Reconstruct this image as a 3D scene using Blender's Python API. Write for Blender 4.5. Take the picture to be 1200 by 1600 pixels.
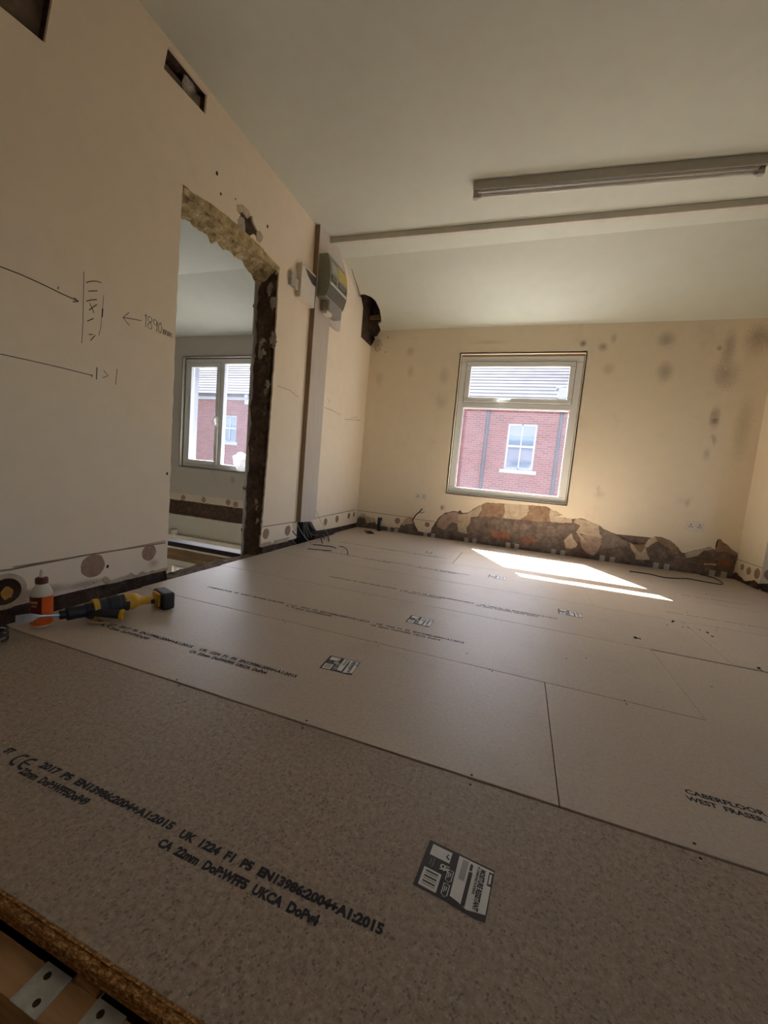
import bpy, bmesh, math, random
import numpy as np
from mathutils import Vector, Matrix, noise
from mathutils.geometry import tessellate_polygon
random.seed(7)
for o in list(bpy.data.objects): bpy.data.objects.remove(o, do_unlink=True)
SC = bpy.context.scene
COL = SC.collection

# ------------------------------------------------------------------ camera
F = 618.77                                   # focal length in pixels of a 1200x1600 frame
CAM = Vector((1.9313, -4.6547, 0.7200))
R_ = Vector((0.94104417, 0.32664215, 0.08798169))
U_ = Vector((-0.11555705, 0.06595867, 0.99110848))
W_ = Vector((-0.31793465, 0.94284376, -0.09981582))
cd = bpy.data.cameras.new('camera'); cam = bpy.data.objects.new('camera', cd); COL.objects.link(cam)
cam.matrix_world = Matrix(((R_.x, U_.x, -W_.x, CAM.x), (R_.y, U_.y, -W_.y, CAM.y), (R_.z, U_.z, -W_.z, CAM.z), (0, 0, 0, 1)))
cd.sensor_fit = 'VERTICAL'; cd.sensor_height = 36.0; cd.sensor_width = 27.0
cd.lens = F / 1600 * 36.0; cd.clip_start = 0.02; cd.clip_end = 300
SC.camera = cam

# ------------------------------------------------------------------ light and exposure
SUN_DIR = Vector((0.42, -0.80, -1.0))        # travel direction of the sunlight
w = bpy.data.worlds.new('sky'); SC.world = w; w.use_nodes = True
nt = w.node_tree; nt.nodes.clear()
sky = nt.nodes.new('ShaderNodeTexSky'); sky.sky_type = 'NISHITA'; sky.sun_disc = False
sky.sun_elevation = math.radians(48); sky.sun_rotation = math.radians(-27); sky.air_density = 1.0; sky.dust_density = 2.5
bg = nt.nodes.new('ShaderNodeBackground'); bg.inputs[1].default_value = 0.13
wo = nt.nodes.new('ShaderNodeOutputWorld')
nt.links.new(sky.outputs[0], bg.inputs[0]); nt.links.new(bg.outputs[0], wo.inputs[0])
sd = bpy.data.lights.new('sun', 'SUN'); sd.energy = 9.0; sd.angle = math.radians(0.53); sd.color = (1.0, 0.985, 0.96)
sun = bpy.data.objects.new('sun', sd); COL.objects.link(sun)
sun.rotation_euler = SUN_DIR.to_track_quat('-Z', 'Y').to_euler(); sun.location = (-4, 8, 12)
SC.view_settings.view_transform = 'Standard'; SC.view_settings.look = 'None'
SC.view_settings.gamma = 1.0; SC.view_settings.use_curve_mapping = False
SC.view_settings.exposure = 3.08
SC.cycles.max_bounces = 14; SC.cycles.diffuse_bounces = 8; SC.cycles.transparent_max_bounces = 16

# ------------------------------------------------------------------ measuring: a point seen in the frame, on a real plane of the room
def on(ax, v, x, y):
    d = W_ + R_ * ((x - 600) / F) - U_ * ((y - 800) / F)
    return CAM + d * ((v - CAM[ax]) / d[ax])
def on_pl(p, n, x, y):
    d = W_ + R_ * ((x - 600) / F) - U_ * ((y - 800) / F)
    return CAM + d * ((Vector(p) - CAM).dot(Vector(n)) / d.dot(Vector(n)))
def px(s, x0=0, y0=0, k=1.0):                # "x,y x,y ..." in a crop at (x0,y0) enlarged k times
    return [(x0 + float(a.split(',')[0]) / k, y0 + float(a.split(',')[1]) / k) for a in s.split()]
def YZ(pts, x=0.0): return [(p[1], p[2]) for p in (on(0, x, *q) for q in pts)]
def XZ(pts, y=0.0): return [(p[0], p[2]) for p in (on(1, y, *q) for q in pts)]
def XY(pts, z=0.0): return [(p[0], p[1]) for p in (on(2, z, *q) for q in pts)]

# ------------------------------------------------------------------ object helpers
def link(name, me, mat=None, parent=None):
    o = bpy.data.objects.new(name, me); COL.objects.link(o)
    if mat:
        for m in (mat if isinstance(mat, (list, tuple)) else [mat]): me.materials.append(m)
    if parent: o.parent = parent
    return o
def obj(name, bm, mat, parent=None, smooth=False):
    me = bpy.data.meshes.new(name); bm.normal_update(); bm.to_mesh(me); bm.free()
    if smooth:
        for p in me.polygons: p.use_smooth = True
        try: me.set_sharp_from_angle(angle=math.radians(38))
        except Exception: pass
    return link(name, me, mat, parent)
def tag(o, label=None, cat=None, group=None, kind=None):
    if label: o['label'] = label
    if cat: o['category'] = cat
    if group: o['group'] = group
    if kind: o['kind'] = kind
    return o
def struct(o, label=None): o['kind'] = 'structure'; return tag(o, label)
def thing(name, label, cat, loc=(0, 0, 0), rotz=0.0, group=None):
    o = bpy.data.objects.new(name, None); COL.objects.link(o); o.location = loc; o.rotation_euler = (0, 0, rotz)
    o.empty_display_size = 0.05
    return tag(o, label, cat, group)
def B(bm, x0, x1, y0, y1, z0, z1, mi=0, M=None, bev=0.0):
    g = bmesh.ops.create_cube(bm, size=1.0)
    vs = g['verts']
    for v in vs:
        v.co = Vector(((x0 + x1) / 2 + v.co.x * (x1 - x0), (y0 + y1) / 2 + v.co.y * (y1 - y0), (z0 + z1) / 2 + v.co.z * (z1 - z0)))
    fs = {f for v in vs for f in v.link_faces}
    for f in fs: f.material_index = mi
    if bev:
        es = list({e for f in fs for e in f.edges})
        r = bmesh.ops.bevel(bm, geom=es, offset=bev, segments=2, affect='EDGES', profile=0.5)
        vs = list({v for f in r['faces'] for v in f.verts} | {v for v in vs if v.is_valid})
        for f in r['faces']: f.material_index = mi
    if M is not None:
        for v in vs: v.co = M @ v.co
    return bm
def box(name, dims, mat, parent=None, bev=0.0, M=None):
    return obj(name, B(bmesh.new(), *dims, bev=bev, M=M), mat, parent)
def boxes(name, lst, mat, parent=None, bev=0.0):
    bm = bmesh.new()
    for d in lst: B(bm, *d, bev=bev)
    return obj(name, bm, mat, parent)
def lift(axis, d, p):
    return Vector((d, p[0], p[1])) if axis == 0 else Vector((p[0], d, p[1])) if axis == 1 else Vector((p[0], p[1], d))
def slab(outer, holes, axis, d0, d1, bm=None, mi=0, fn=None):
    """a flat sheet with holes, extruded between d0 (seen face) and d1 along axis"""
    bm = bm or bmesh.new(); fn = fn or (lambda d, p: lift(axis, d, p))
    loops = [outer] + list(holes)
    flat = [p for l in loops for p in l]
    tris = tessellate_polygon([[Vector((p[0], p[1], 0)) for p in l] for l in loops])
    a = [bm.verts.new(fn(d0, p)) for p in flat]; b = [bm.verts.new(fn(d1, p)) for p in flat]
    for t in tris:
        for V, tt in ((a, t), (b, t[::-1])):
            try: f = bm.faces.new([V[i] for i in tt]); f.material_index = mi
            except ValueError: pass
    i0 = 0
    for l in loops:
        n = len(l)
        for i in range(n):
            j = (i + 1) % n
            try: f = bm.faces.new((a[i0 + i], a[i0 + j], b[i0 + j], b[i0 + i])); f.material_index = mi
            except ValueError: pass
        i0 += n
    bmesh.ops.recalc_face_normals(bm, faces=bm.faces)
    return bm
def rough(poly, amp, step, seed=0):
    """subdivide a polygon and jitter its edge"""
    out = []; n = len(poly)
    for i in range(n):
        a = Vector(poly[i]).to_2d() if len(poly[i]) > 2 else Vector(poly[i]); b = Vector(poly[(i + 1) % n])
        k = max(1, int((b - a).length / step))
        for j in range(k):
            p = a + (b - a) * (j / k)
            q = Vector((p.x * 37 + seed, p.y * 37 - seed, seed * 1.7))
            s = amp if j else amp * 0.4
            out.append((p.x + s * noise.noise(q), p.y + s * noise.noise(q + Vector((9.1, 3.3, 5)))))
    return out
def rough_open(poly, amp, step, seed=0):
    n = len(poly); out = rough(poly, amp, step, seed)
    a = Vector(poly[-1]); b = Vector(poly[0]); k = max(1, int((b - a).length / step))
    return out[:len(out) - k + 1]
def curve_pts(P, n=8):
    P = [Vector(p) for p in P]; out = []
    for i in range(len(P) - 1):
        p0 = P[max(i - 1, 0)]; p1 = P[i]; p2 = P[i + 1]; p3 = P[min(i + 2, len(P) - 1)]
        for k in range(n):
            t = k / n
            out.append(0.5 * ((2 * p1) + (p2 - p0) * t + (2 * p0 - 5 * p1 + 4 * p2 - p3) * t * t + (3 * p1 - p0 - 3 * p2 + p3) * t ** 3))
    out.append(P[-1]); return out
def tube(bm, P, r, seg=8, mi=0, smooth=True, n=8):
    P = curve_pts(P, n) if smooth and len(P) > 2 else [Vector(p) for p in P]
    rings = []; up = Vector((0, 0, 1)); prev = None
    for i, p in enumerate(P):
        t = (P[min(i + 1, len(P) - 1)] - P[max(i - 1, 0)]).normalized()
        if prev is None:
            a = t.cross(up)
            if a.length < 1e-3: a = t.cross(Vector((1, 0, 0)))
        else: a = prev - t * prev.dot(t)
        a.normalize(); prev = a; b = t.cross(a)
        rr = r[min(i, len(r) - 1)] if isinstance(r, (list, tuple)) else r
        rings.append([bm.verts.new(p + (a * math.cos(2 * math.pi * k / seg) + b * math.sin(2 * math.pi * k / seg)) * rr) for k in range(seg)])
    for i in range(len(rings) - 1):
        for k in range(seg):
            f = bm.faces.new((rings[i][k], rings[i][(k + 1) % seg], rings[i + 1][(k + 1) % seg], rings[i + 1][k])); f.material_index = mi
    for rg in (rings[0][::-1], rings[-1]):
        f = bm.faces.new(rg); f.material_index = mi
    return bm
def lathe(bm, prof, M=None, seg=32, mi=0):
    rings = []
    for r, z in prof:
        rings.append([bm.verts.new(Vector((r * math.cos(2 * math.pi * k / seg), r * math.sin(2 * math.pi * k / seg), z))) for k in range(seg)])
    fs = []
    for i in range(len(rings) - 1):
        for k in range(seg): fs.append(bm.faces.new((rings[i][k], rings[i][(k + 1) % seg], rings[i + 1][(k + 1) % seg], rings[i + 1][k])))
    fs.append(bm.faces.new(rings[0][::-1])); fs.append(bm.faces.new(rings[-1]))
    for f in fs: f.material_index = mi
    if M is not None:
        for rg in rings:
            for v in rg: v.co = M @ v.co
    return bm
def disc(poly_n, r, sx=1.0, sy=1.0, amp=0.0, seed=0, c=(0, 0)):
    return [(c[0] + (r + amp * noise.noise(Vector((math.cos(a) * 2 + seed, math.sin(a) * 2, seed)))) * sx * math.cos(a),
             c[1] + (r + amp * noise.noise(Vector((math.cos(a) * 2 + seed, math.sin(a) * 2, seed)))) * sy * math.sin(a))
            for a in (2 * math.pi * i / poly_n for i in range(poly_n))]
DG = None
def text_bm(txt, size, M, bm=None, mi=0, bold=0.0, space=1.0, xs=1.0, align='LEFT'):
    """lettering as a mesh"""
    cu = bpy.data.curves.new('t', 'FONT'); cu.body = txt; cu.size = size; cu.space_character = space; cu.offset = bold
    cu.extrude = 0.0; cu.align_x = align; cu.resolution_u = 2
    o = bpy.data.objects.new('t', cu); COL.objects.link(o)
    bpy.context.view_layer.update()
    me = bpy.data.meshes.new_from_object(o.evaluated_get(bpy.context.evaluated_depsgraph_get()))
    bpy.data.objects.remove(o); bpy.data.curves.remove(cu)
    bm = bm or bmesh.new(); n0 = len(bm.verts); f0 = len(bm.faces)
    bm.from_mesh(me); bm.verts.ensure_lookup_table(); bm.faces.ensure_lookup_table()
    for v in bm.verts[n0:]: v.co = M @ Vector((v.co.x * xs, v.co.y, v.co.z))
    for f in bm.faces[f0:]: f.material_index = mi
    bpy.data.meshes.remove(me)
    return bm

# ------------------------------------------------------------------ materials
def mat(name, rough_=0.8, spec=0.3, metal=0.0):
    m = bpy.data.materials.new(name); m.use_nodes = True
    b = m.node_tree.nodes['Principled BSDF']
    b.inputs['Roughness'].default_value = rough_; b.inputs['Metallic'].default_value = metal
    b.inputs['Specular IOR Level'].default_value = spec
    return m, m.node_tree, b
def N(nt, t, **k):
    n = nt.nodes.new(t)
    for a, v in k.items():
        if a.startswith('i_'): n.inputs[int(a[2:]) if a[2:].isdigit() else a[2:]].default_value = v
        else: setattr(n, a, v)
    return n
def coords(nt, scale=(1, 1, 1)):
    tc = N(nt, 'ShaderNodeTexCoord'); mp = N(nt, 'ShaderNodeMapping'); mp.inputs['Scale'].default_value = scale
    nt.links.new(tc.outputs['Object'], mp.inputs[0]); return mp.outputs[0]
def noise_n(nt, co, scale, detail=4, rough_=0.55):
    n = N(nt, 'ShaderNodeTexNoise'); n.inputs['Scale'].default_value = scale; n.inputs['Detail'].default_value = detail; n.inputs['Roughness'].default_value = rough_
    nt.links.new(co, n.inputs['Vector']); return n.outputs[0]
def ramp(nt, fac, stops, interp='LINEAR'):
    r = N(nt, 'ShaderNodeValToRGB'); r.color_ramp.interpolation = interp
    e = r.color_ramp.elements
    while len(e) < len(stops): e.new(0.5)
    for el, (p, c) in zip(e, stops): el.position = p; el.color = (c[0], c[1], c[2], 1) if not isinstance(c, (int, float)) else (c, c, c, 1)
    nt.links.new(fac, r.inputs[0]); return r.outputs[0]
def mix(nt, fac, a, b, bt='MIX'):
    m = N(nt, 'ShaderNodeMix', data_type='RGBA', blend_type=bt)
    for s, v in ((0, fac), (6, a), (7, b)):
        if hasattr(v, 'is_output'): nt.links.new(v, m.inputs[s])
        elif s == 0: m.inputs[0].default_value = v
        else: m.inputs[s].default_value = (*v, 1)
    return m.outputs[2]
def bump(nt, b, h, strength, dist=0.01):
    bp = N(nt, 'ShaderNodeBump'); bp.inputs['Strength'].default_value = strength; bp.inputs['Distance'].default_value = dist
    nt.links.new(h, bp.inputs['Height']); nt.links.new(bp.outputs[0], b.inputs['Normal'])
def simple(name, c, rough_=0.6, spec=0.3, metal=0.0, var=0.12, sc=30, bmp=0.0):
    m, nt, b = mat(name, rough_, spec, metal); co = coords(nt)
    n = noise_n(nt, co, sc)
    lo = tuple(x * (1 - var) for x in c); hi = tuple(min(1, x * (1 + var)) for x in c)
    nt.links.new(ramp(nt, n, [(0.3, lo), (0.7, hi)]), b.inputs['Base Color'])
    if bmp: bump(nt, b, n, bmp)
    return m
def paint(name, base, warm, stain, stain_amt=0.5, sc=1.0):
    """old wall paint: broad warm patches, fine mottling, a few grey damp stains"""
    m, nt, b = mat(name, 0.75, 0.25); co = coords(nt)
    n1 = noise_n(nt, co, 1.3 * sc, 3); n2 = noise_n(nt, co, 9 * sc, 5); n3 = noise_n(nt, co, 2.4 * sc, 4, 0.65)
    c = mix(nt, ramp(nt, n1, [(0.35, 0.0), (0.65, 1.0)]), base, warm)
    c = mix(nt, ramp(nt, n2, [(0.40, 0.0), (0.75, 0.22)]), c, tuple(x * 0.82 for x in base))
    c = mix(nt, ramp(nt, n3, [(0.60, 0.0), (0.78, stain_amt)]), c, stain)
    nt.links.new(c, b.inputs['Base Color'])
    bump(nt, b, noise_n(nt, co, 60, 3), 0.12, 0.004)
    return m
CREAM = (0.72, 0.585, 0.40)
M_wall = paint('cream_paint', (0.82, 0.72, 0.56), (0.82, 0.705, 0.54), (0.52, 0.43, 0.33), 0.35)
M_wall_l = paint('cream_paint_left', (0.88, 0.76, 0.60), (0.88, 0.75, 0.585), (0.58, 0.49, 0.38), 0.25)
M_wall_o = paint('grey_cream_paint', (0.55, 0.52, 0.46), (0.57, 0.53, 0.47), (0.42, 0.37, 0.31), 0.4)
M_ceil = paint('ceiling_paint', (0.64, 0.65, 0.56), (0.62, 0.63, 0.54), (0.56, 0.565, 0.48), 0.2)
M_trimw = simple('aged_white_gloss', (0.62, 0.58, 0.50), 0.45, 0.4, var=0.06, sc=8)
M_white = simple('white_upvc', (0.74, 0.75, 0.74), 0.35, 0.5, var=0.03, sc=6)
M_whitep = simple('white_plastic', (0.74, 0.67, 0.57), 0.4, 0.5, var=0.03)
M_skirt = paint('old_skirting_plaster', (0.72, 0.64, 0.52), (0.70, 0.60, 0.48), (0.45, 0.36, 0.28), 0.6, 3)
M_dab = simple('brown_adhesive', (0.36, 0.235, 0.165), 0.9, 0.1, var=0.12, sc=40, bmp=0.2)
M_pencil = simple('pencil_line', (0.10, 0.08, 0.06), 0.8, 0.1)
M_pencil_l = simple('faint_pencil_line', (0.30, 0.23, 0.16), 0.8, 0.1)
M_crack = simple('dark_crack', (0.05, 0.035, 0.025), 0.95, 0.05)
M_void = simple('dark_void', (0.018, 0.016, 0.014), 0.95, 0.05)  # near-black: the darkness inside cavities is put into the colour
def masonry(name, cols, brick=True, dark=0.5):
    m, nt, b = mat(name, 0.95, 0.1); co = coords(nt)
    mp = N(nt, 'ShaderNodeMapping'); nt.links.new(co, mp.inputs[0]); mp.inputs['Rotation'].default_value = (math.radians(90), 0, 0)
    br = N(nt, 'ShaderNodeTexBrick'); nt.links.new(mp.outputs[0], br.inputs['Vector'])
    br.inputs['Scale'].default_value = 1.0; br.inputs['Brick Width'].default_value = 0.225; br.inputs['Row Height'].default_value = 0.075
    br.inputs['Mortar Size'].default_value = 0.007; br.inputs['Mortar Smooth'].default_value = 0.4
    n1 = noise_n(nt, co, 3.2, 5, 0.6); n2 = noise_n(nt, co, 16, 6, 0.65); n3 = noise_n(nt, co, 7, 5, 0.7)
    base = ramp(nt, n2, [(0.28, cols[0]), (0.5, cols[1]), (0.72, cols[2])])
    brc = mix(nt, br.outputs['Fac'], cols[3], tuple(x * 0.55 for x in cols[1]))
    c = mix(nt, ramp(nt, n1, [(0.56, 0.0), (0.66, 0.6)]) if brick else 0.0, base, brc)
    c = mix(nt, ramp(nt, n3, [(0.55, 0.0), (0.72, dark)]), c, tuple(x * 0.4 for x in cols[0]))
    n5 = noise_n(nt, co, 48, 6, 0.75)
    c = mix(nt, ramp(nt, n5, [(0.58, 0.0), (0.70, 0.45)]), c, tuple(min(1, x * 1.5) for x in cols[2]))
    c = mix(nt, ramp(nt, n5, [(0.30, 0.55), (0.42, 0.0)]), c, tuple(x * 0.35 for x in cols[0]))
    nt.links.new(c, b.inputs['Base Color']); bump(nt, b, n2, 0.7, 0.03)
    return m
M_mason = masonry('exposed_masonry', [(0.14, 0.105, 0.085), (0.21, 0.16, 0.13), (0.33, 0.26, 0.21), (0.27, 0.135, 0.09)])
M_mason_d = masonry('dark_masonry', [(0.055, 0.036, 0.028), (0.095, 0.062, 0.046), (0.17, 0.12, 0.085), (0.15, 0.06, 0.04)], True, 0.6)
M_jamb = masonry('dark_broken_jamb', [(0.075, 0.05, 0.038), (0.12, 0.08, 0.058), (0.20, 0.145, 0.105), (0.15, 0.06, 0.04)], False, 0.6)
M_mortar = masonry('yellow_mortar', [(0.19, 0.13, 0.07), (0.52, 0.40, 0.21), (0.76, 0.62, 0.38), (0.4, 0.3, 0.2)], False, 0.5)
M_under = masonry('undercoat_plaster', [(0.44, 0.34, 0.24), (0.58, 0.47, 0.34), (0.66, 0.56, 0.43), (0.4, 0.3, 0.2)], False, 0.2)
M_render = masonry('brown_render', [(0.24, 0.155, 0.10), (0.36, 0.235, 0.155), (0.44, 0.31, 0.21), (0.4, 0.2, 0.12)], False, 0.4)
M_render_p = masonry('pinkish_render', [(0.32, 0.23, 0.17), (0.46, 0.33, 0.25), (0.54, 0.41, 0.32), (0.4, 0.2, 0.12)], False, 0.3)
def chipboard(name, c1, c2, c3, fl=.6, gloss=(.5, .42)):
    m, nt, b = mat(name, *gloss); co = coords(nt)
    v = N(nt, 'ShaderNodeTexVoronoi'); v.inputs['Scale'].default_value = 260; nt.links.new(co, v.inputs['Vector'])
    n1 = noise_n(nt, co, 300, 3, 0.7); n2 = noise_n(nt, co, 1.6, 4); n3 = noise_n(nt, co, 90, 4, 0.7)
    c = ramp(nt, n3, [(0.25, c1), (0.5, c2), (0.78, c3)])
    c = mix(nt, ramp(nt, n1, [(0.62, 0.0), (0.72, fl)]), c, tuple(min(1, x * 1.7) for x in c3))
    c = mix(nt, ramp(nt, v.outputs['Color'], [(0.12, fl * .8), (0.25, 0.0)]), c, tuple(x * 0.55 for x in c1))
    c = mix(nt, ramp(nt, n2, [(0.35, 0.0), (0.7, 0.35)]), c, (c2[0] * 0.80, c2[1] * 0.80, c2[2] * 0.80))
    n4 = noise_n(nt, co, 4.5, 5, .6); c = mix(nt, ramp(nt, n4, [(.56, 0.), (.75, .35)]), c, tuple(x * .62 for x in c2))
    nt.links.new(c, b.inputs['Base Color']); bump(nt, b, n1, 0.05, 0.002)
    return m
M_chip = chipboard('chipboard_floor', (0.42, 0.345, 0.268), (0.50, 0.415, 0.325), (0.57, 0.48, 0.38), .35, (.44, .54))
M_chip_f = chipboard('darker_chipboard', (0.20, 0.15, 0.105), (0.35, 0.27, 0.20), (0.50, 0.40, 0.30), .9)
def edge_mat():
    m, nt, b = mat('chipboard_cut_edge', .85, .15); co = coords(nt, (1, 2, 2))
    n1 = noise_n(nt, co, 120, 5, .7); n2 = noise_n(nt, co, 14, 3)
    c = ramp(nt, n1, [(.34, (.10, .04, .012)), (.5, (.36, .16, .05)), (.66, (.78, .50, .22))])
    nt.links.new(mix(nt, ramp(nt, n2, [(.35, 0.), (.7, .5)]), c, (.26, .11, .03)), b.inputs['Base Color']); bump(nt, b, n1, .6, .01); return m
M_chipedge = edge_mat()
M_ink = simple('black_ink', (0.035, 0.035, 0.04), 0.7, 0.2)
M_ink2 = simple('faded_black_ink', (0.11, 0.10, 0.09), 0.7, 0.2)
M_lab_b = simple('label_black', (0.02, 0.018, 0.018), 0.45, 0.4)
M_lab_w = simple('label_white', (0.72, 0.71, 0.68), 0.5, 0.4, var=0.04)
M_lab_g = simple('label_grey', (0.36, 0.35, 0.34), 0.5, 0.4)
def wood(name, a, b_, sc=(1, 12, 12)):
    m, nt, b = mat(name, 0.75, 0.2); co = coords(nt, sc)
    n = noise_n(nt, co, 3.5, 6, 0.6); nt.links.new(ramp(nt, n, [(0.3, a), (0.7, b_)]), b.inputs['Base Color']); bump(nt, b, n, 0.2)
    return m
M_joist = wood('new_timber', (0.36, 0.20, 0.09), (0.56, 0.34, 0.17), (2, 14, 14))
M_oldwood = wood('old_timber', (0.16, 0.10, 0.05), (0.34, 0.23, 0.12))
M_board = wood('grey_painted_board', (0.54, 0.475, 0.41), (0.62, 0.55, 0.48), (12, 12, 0.8))
M_boardside = wood('shade_brown_edge', (0.24, 0.165, 0.09), (0.34, 0.24, 0.14), (12, 12, 1))  # brown that holds the shade of the backboard's side face
M_galv = simple('galvanised_steel', (0.52, 0.55, 0.54), 0.45, 0.5, 0.55, var=0.18, sc=60)
M_galv_l = simple('pale_galvanised_steel', (0.56, 0.51, 0.45), 0.6, 0.3, 0.0, var=0.15, sc=60)
M_black = simple('black_plastic', (0.018, 0.018, 0.02), 0.5, 0.4)
M_rubber = simple('black_rubber', (0.03, 0.032, 0.034), 0.6, 0.4)
M_yellow = simple('yellow_plastic', (0.62, 0.34, 0.02), 0.45, 0.5, var=0.1)
M_steel = simple('worn_steel', (0.45, 0.44, 0.42), 0.35, 0.5, 0.7, var=0.2)
M_orange = simple('orange_label', (0.75, 0.11, 0.012), 0.4, 0.4, var=0.08)
M_maroon = simple('maroon_label', (0.13, 0.012, 0.012), 0.4, 0.4)
M_gold = simple('gold_print', (0.50, 0.30, 0.08), 0.4, 0.4)
M_bottle = simple('cream_bottle_plastic', (0.66, 0.62, 0.48), 0.4, 0.5, var=0.05)
M_cap = simple('brown_cap', (0.13, 0.03, 0.02), 0.5, 0.4)
M_cable = simple('grey_cable', (0.15, 0.14, 0.135), 0.55, 0.4)
M_cable_d = simple('dark_cable', (0.035, 0.03, 0.028), 0.55, 0.4)
M_cable_l = simple('pale_earth_wire', (0.50, 0.47, 0.42), 0.5, 0.4)
M_cugrey = simple('grey_green_plastic', (0.235, 0.225, 0.165), 0.5, 0.4)
M_cutint = simple('tinted_cover', (0.13, 0.12, 0.105), 0.2, 0.6)
M_sticker = simple('yellow_sticker', (0.48, 0.38, 0.10), 0.5, 0.4)
M_lamp = simple('white_enamel', (0.50, 0.475, 0.42), 0.45, 0.4, var=0.05)
M_tube = simple('phosphor_tube', (0.72, 0.70, 0.66), 0.25, 0.5, var=0.02)
M_can = simple('dark_green_can', (0.02, 0.045, 0.035), 0.35, 0.5, 0.3)
M_pocket = simple('recess_render', (0.21, 0.16, 0.12), 0.95, 0.1, var=0.25, sc=14, bmp=0.5)
M_pocket_l = simple('recess_pale_mortar', (0.42, 0.37, 0.30), 0.95, 0.1, var=0.25, sc=22, bmp=0.5)
M_damp = simple('damp_stain', (0.40, 0.335, 0.255), 0.9, 0.1, var=0.1)

def glass(name, dirt, dirt_col, spots=True):
    """thin window glass with a film of dust that catches the daylight"""
    m = bpy.data.materials.new(name); m.use_nodes = True; nt = m.node_tree; nt.nodes.clear(); L = nt.links
    out = N(nt, 'ShaderNodeOutputMaterial'); tr = N(nt, 'ShaderNodeBsdfTransparent'); gl = N(nt, 'ShaderNodeBsdfGlossy')
    gl.inputs['Roughness'].default_value = 0.02
    lw = N(nt, 'ShaderNodeLayerWeight'); lw.inputs['Blend'].default_value = 0.5
    m1 = N(nt, 'ShaderNodeMixShader'); L.new(ramp(nt, lw.outputs['Facing'], [(0.0, 0.02), (0.55, 0.04), (0.8, 0.15), (1.0, 0.9)]), m1.inputs[0]); L.new(tr.outputs[0], m1.inputs[1]); L.new(gl.outputs[0], m1.inputs[2])
    tl = N(nt, 'ShaderNodeBsdfTranslucent'); tl.inputs['Color'].default_value = (*dirt_col, 1)
    m2 = N(nt, 'ShaderNodeMixShader'); co = coords(nt)
    n = noise_n(nt, co, 5, 6, 0.7); n2 = noise_n(nt, co, 45, 3, 0.6)
    r1 = ramp(nt, n, [(0.3, dirt * 0.7), (0.7, dirt * 1.3)]); r2 = ramp(nt, n2, [(0.70, 0.0), (0.78, 0.05 if spots else 0.0)])
    f = mix(nt, 1.0, r1, r2, 'ADD')
    L.new(f, m2.inputs[0]); L.new(m1.outputs[0], m2.inputs[1]); L.new(tl.outputs[0], m2.inputs[2]); L.new(m2.outputs[0], out.inputs[0])
    return m
M_glass = glass('dusty_window_glass', 0.0075, (0.80, 0.82, 0.98))
M_glass_c = glass('cleaner_window_glass', 0.0035, (0.82, 0.88, 0.98), False)

# ------------------------------------------------------------------ the room
EAVE, CEIL, FOLD = 2.417, 2.79, -0.90
SH = 5.6                                     # right wall
# window and door openings
W1 = (1.117, 2.41, 0.545, 2.132); W2 = (-2.94, -1.30, 0.545, 2.132); W3 = (-3.02, -1.9, -2.0, -1.0)
D = (-2.87, -1.95, 2.175)

# --- far wall (wall_back): masonry core, finish plaster on it, damaged along the floor
core_holes = [[(a, c), (b, c), (b, d), (a, d)] for a, b, c, d in (W1, W2, W3)]
bite_far = px('424,1510 470,1345 530,1330 545,1260 480,1150 425,1235', 540, 400, 10.66)
wb = obj('wall_back', slab([(-4.6, -3.0), (4.2, -3.0), (4.2, 2.9), (-4.6, 2.9)], core_holes, 1, 0.024, 0.30), M_mason)
struct(wb)
edge = (px('85,215 100,190 130,155 165,128 200,160 235,172 272,178 285,235 340,250 400,262 500,270 520,230 560,185 600,165 630,180 642,215 660,262 680,300 740,312 790,318 803,280 840,215 870,175 930,130 1000,112 1060,115 1075,100 1090,128', 540, 780, 6)
        + px('255,188 310,185 380,140 440,110 480,92 560,98 640,100 750,108 870,115 950,122 1040,128 1080,150 1200,205', 680, 770, 6)
        + px('55,60 150,62 250,80 300,75 380,80 440,100 500,130 570,155 620,195 700,235 770,260 820,300 870,330 920,360 960,368 1000,385 1060,380 1110,388 1150,340 1190,300', 860, 800, 7.5)
        + px('50,310 85,262 140,228 200,235 280,262 330,300 370,352 395,383 420,385 450,375 560,350 660,325 690,347 708,350 712,300 732,252 760,257 780,285 830,312 860,350 910,382 935,430 925,480 918,540', 1000, 800, 6))
edge = XZ(edge)
edge = [(max(x, 0.0), z) for x, z in edge]
outer = [(0.0, edge[0][1])] + rough_open(edge, 0.008, 0.02, 3) + [(3.964, 0.16), (3.964, EAVE + 0.02)]
bf = XZ(bite_far)
outer += [(0.12, EAVE + 0.02), (bf[2][0], bf[2][1]), (bf[1][0], bf[1][1]), (0.05, bf[1][1] - 0.03), (0.0, bf[0][1])]
w1h = [(W1[0], W1[2]), (W1[1], W1[2]), (W1[1], W1[3]), (W1[0], W1[3])]
obj('finish_plaster', slab(outer, [w1h], 1, 0.0, 0.022), M_wall, wb)
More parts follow.
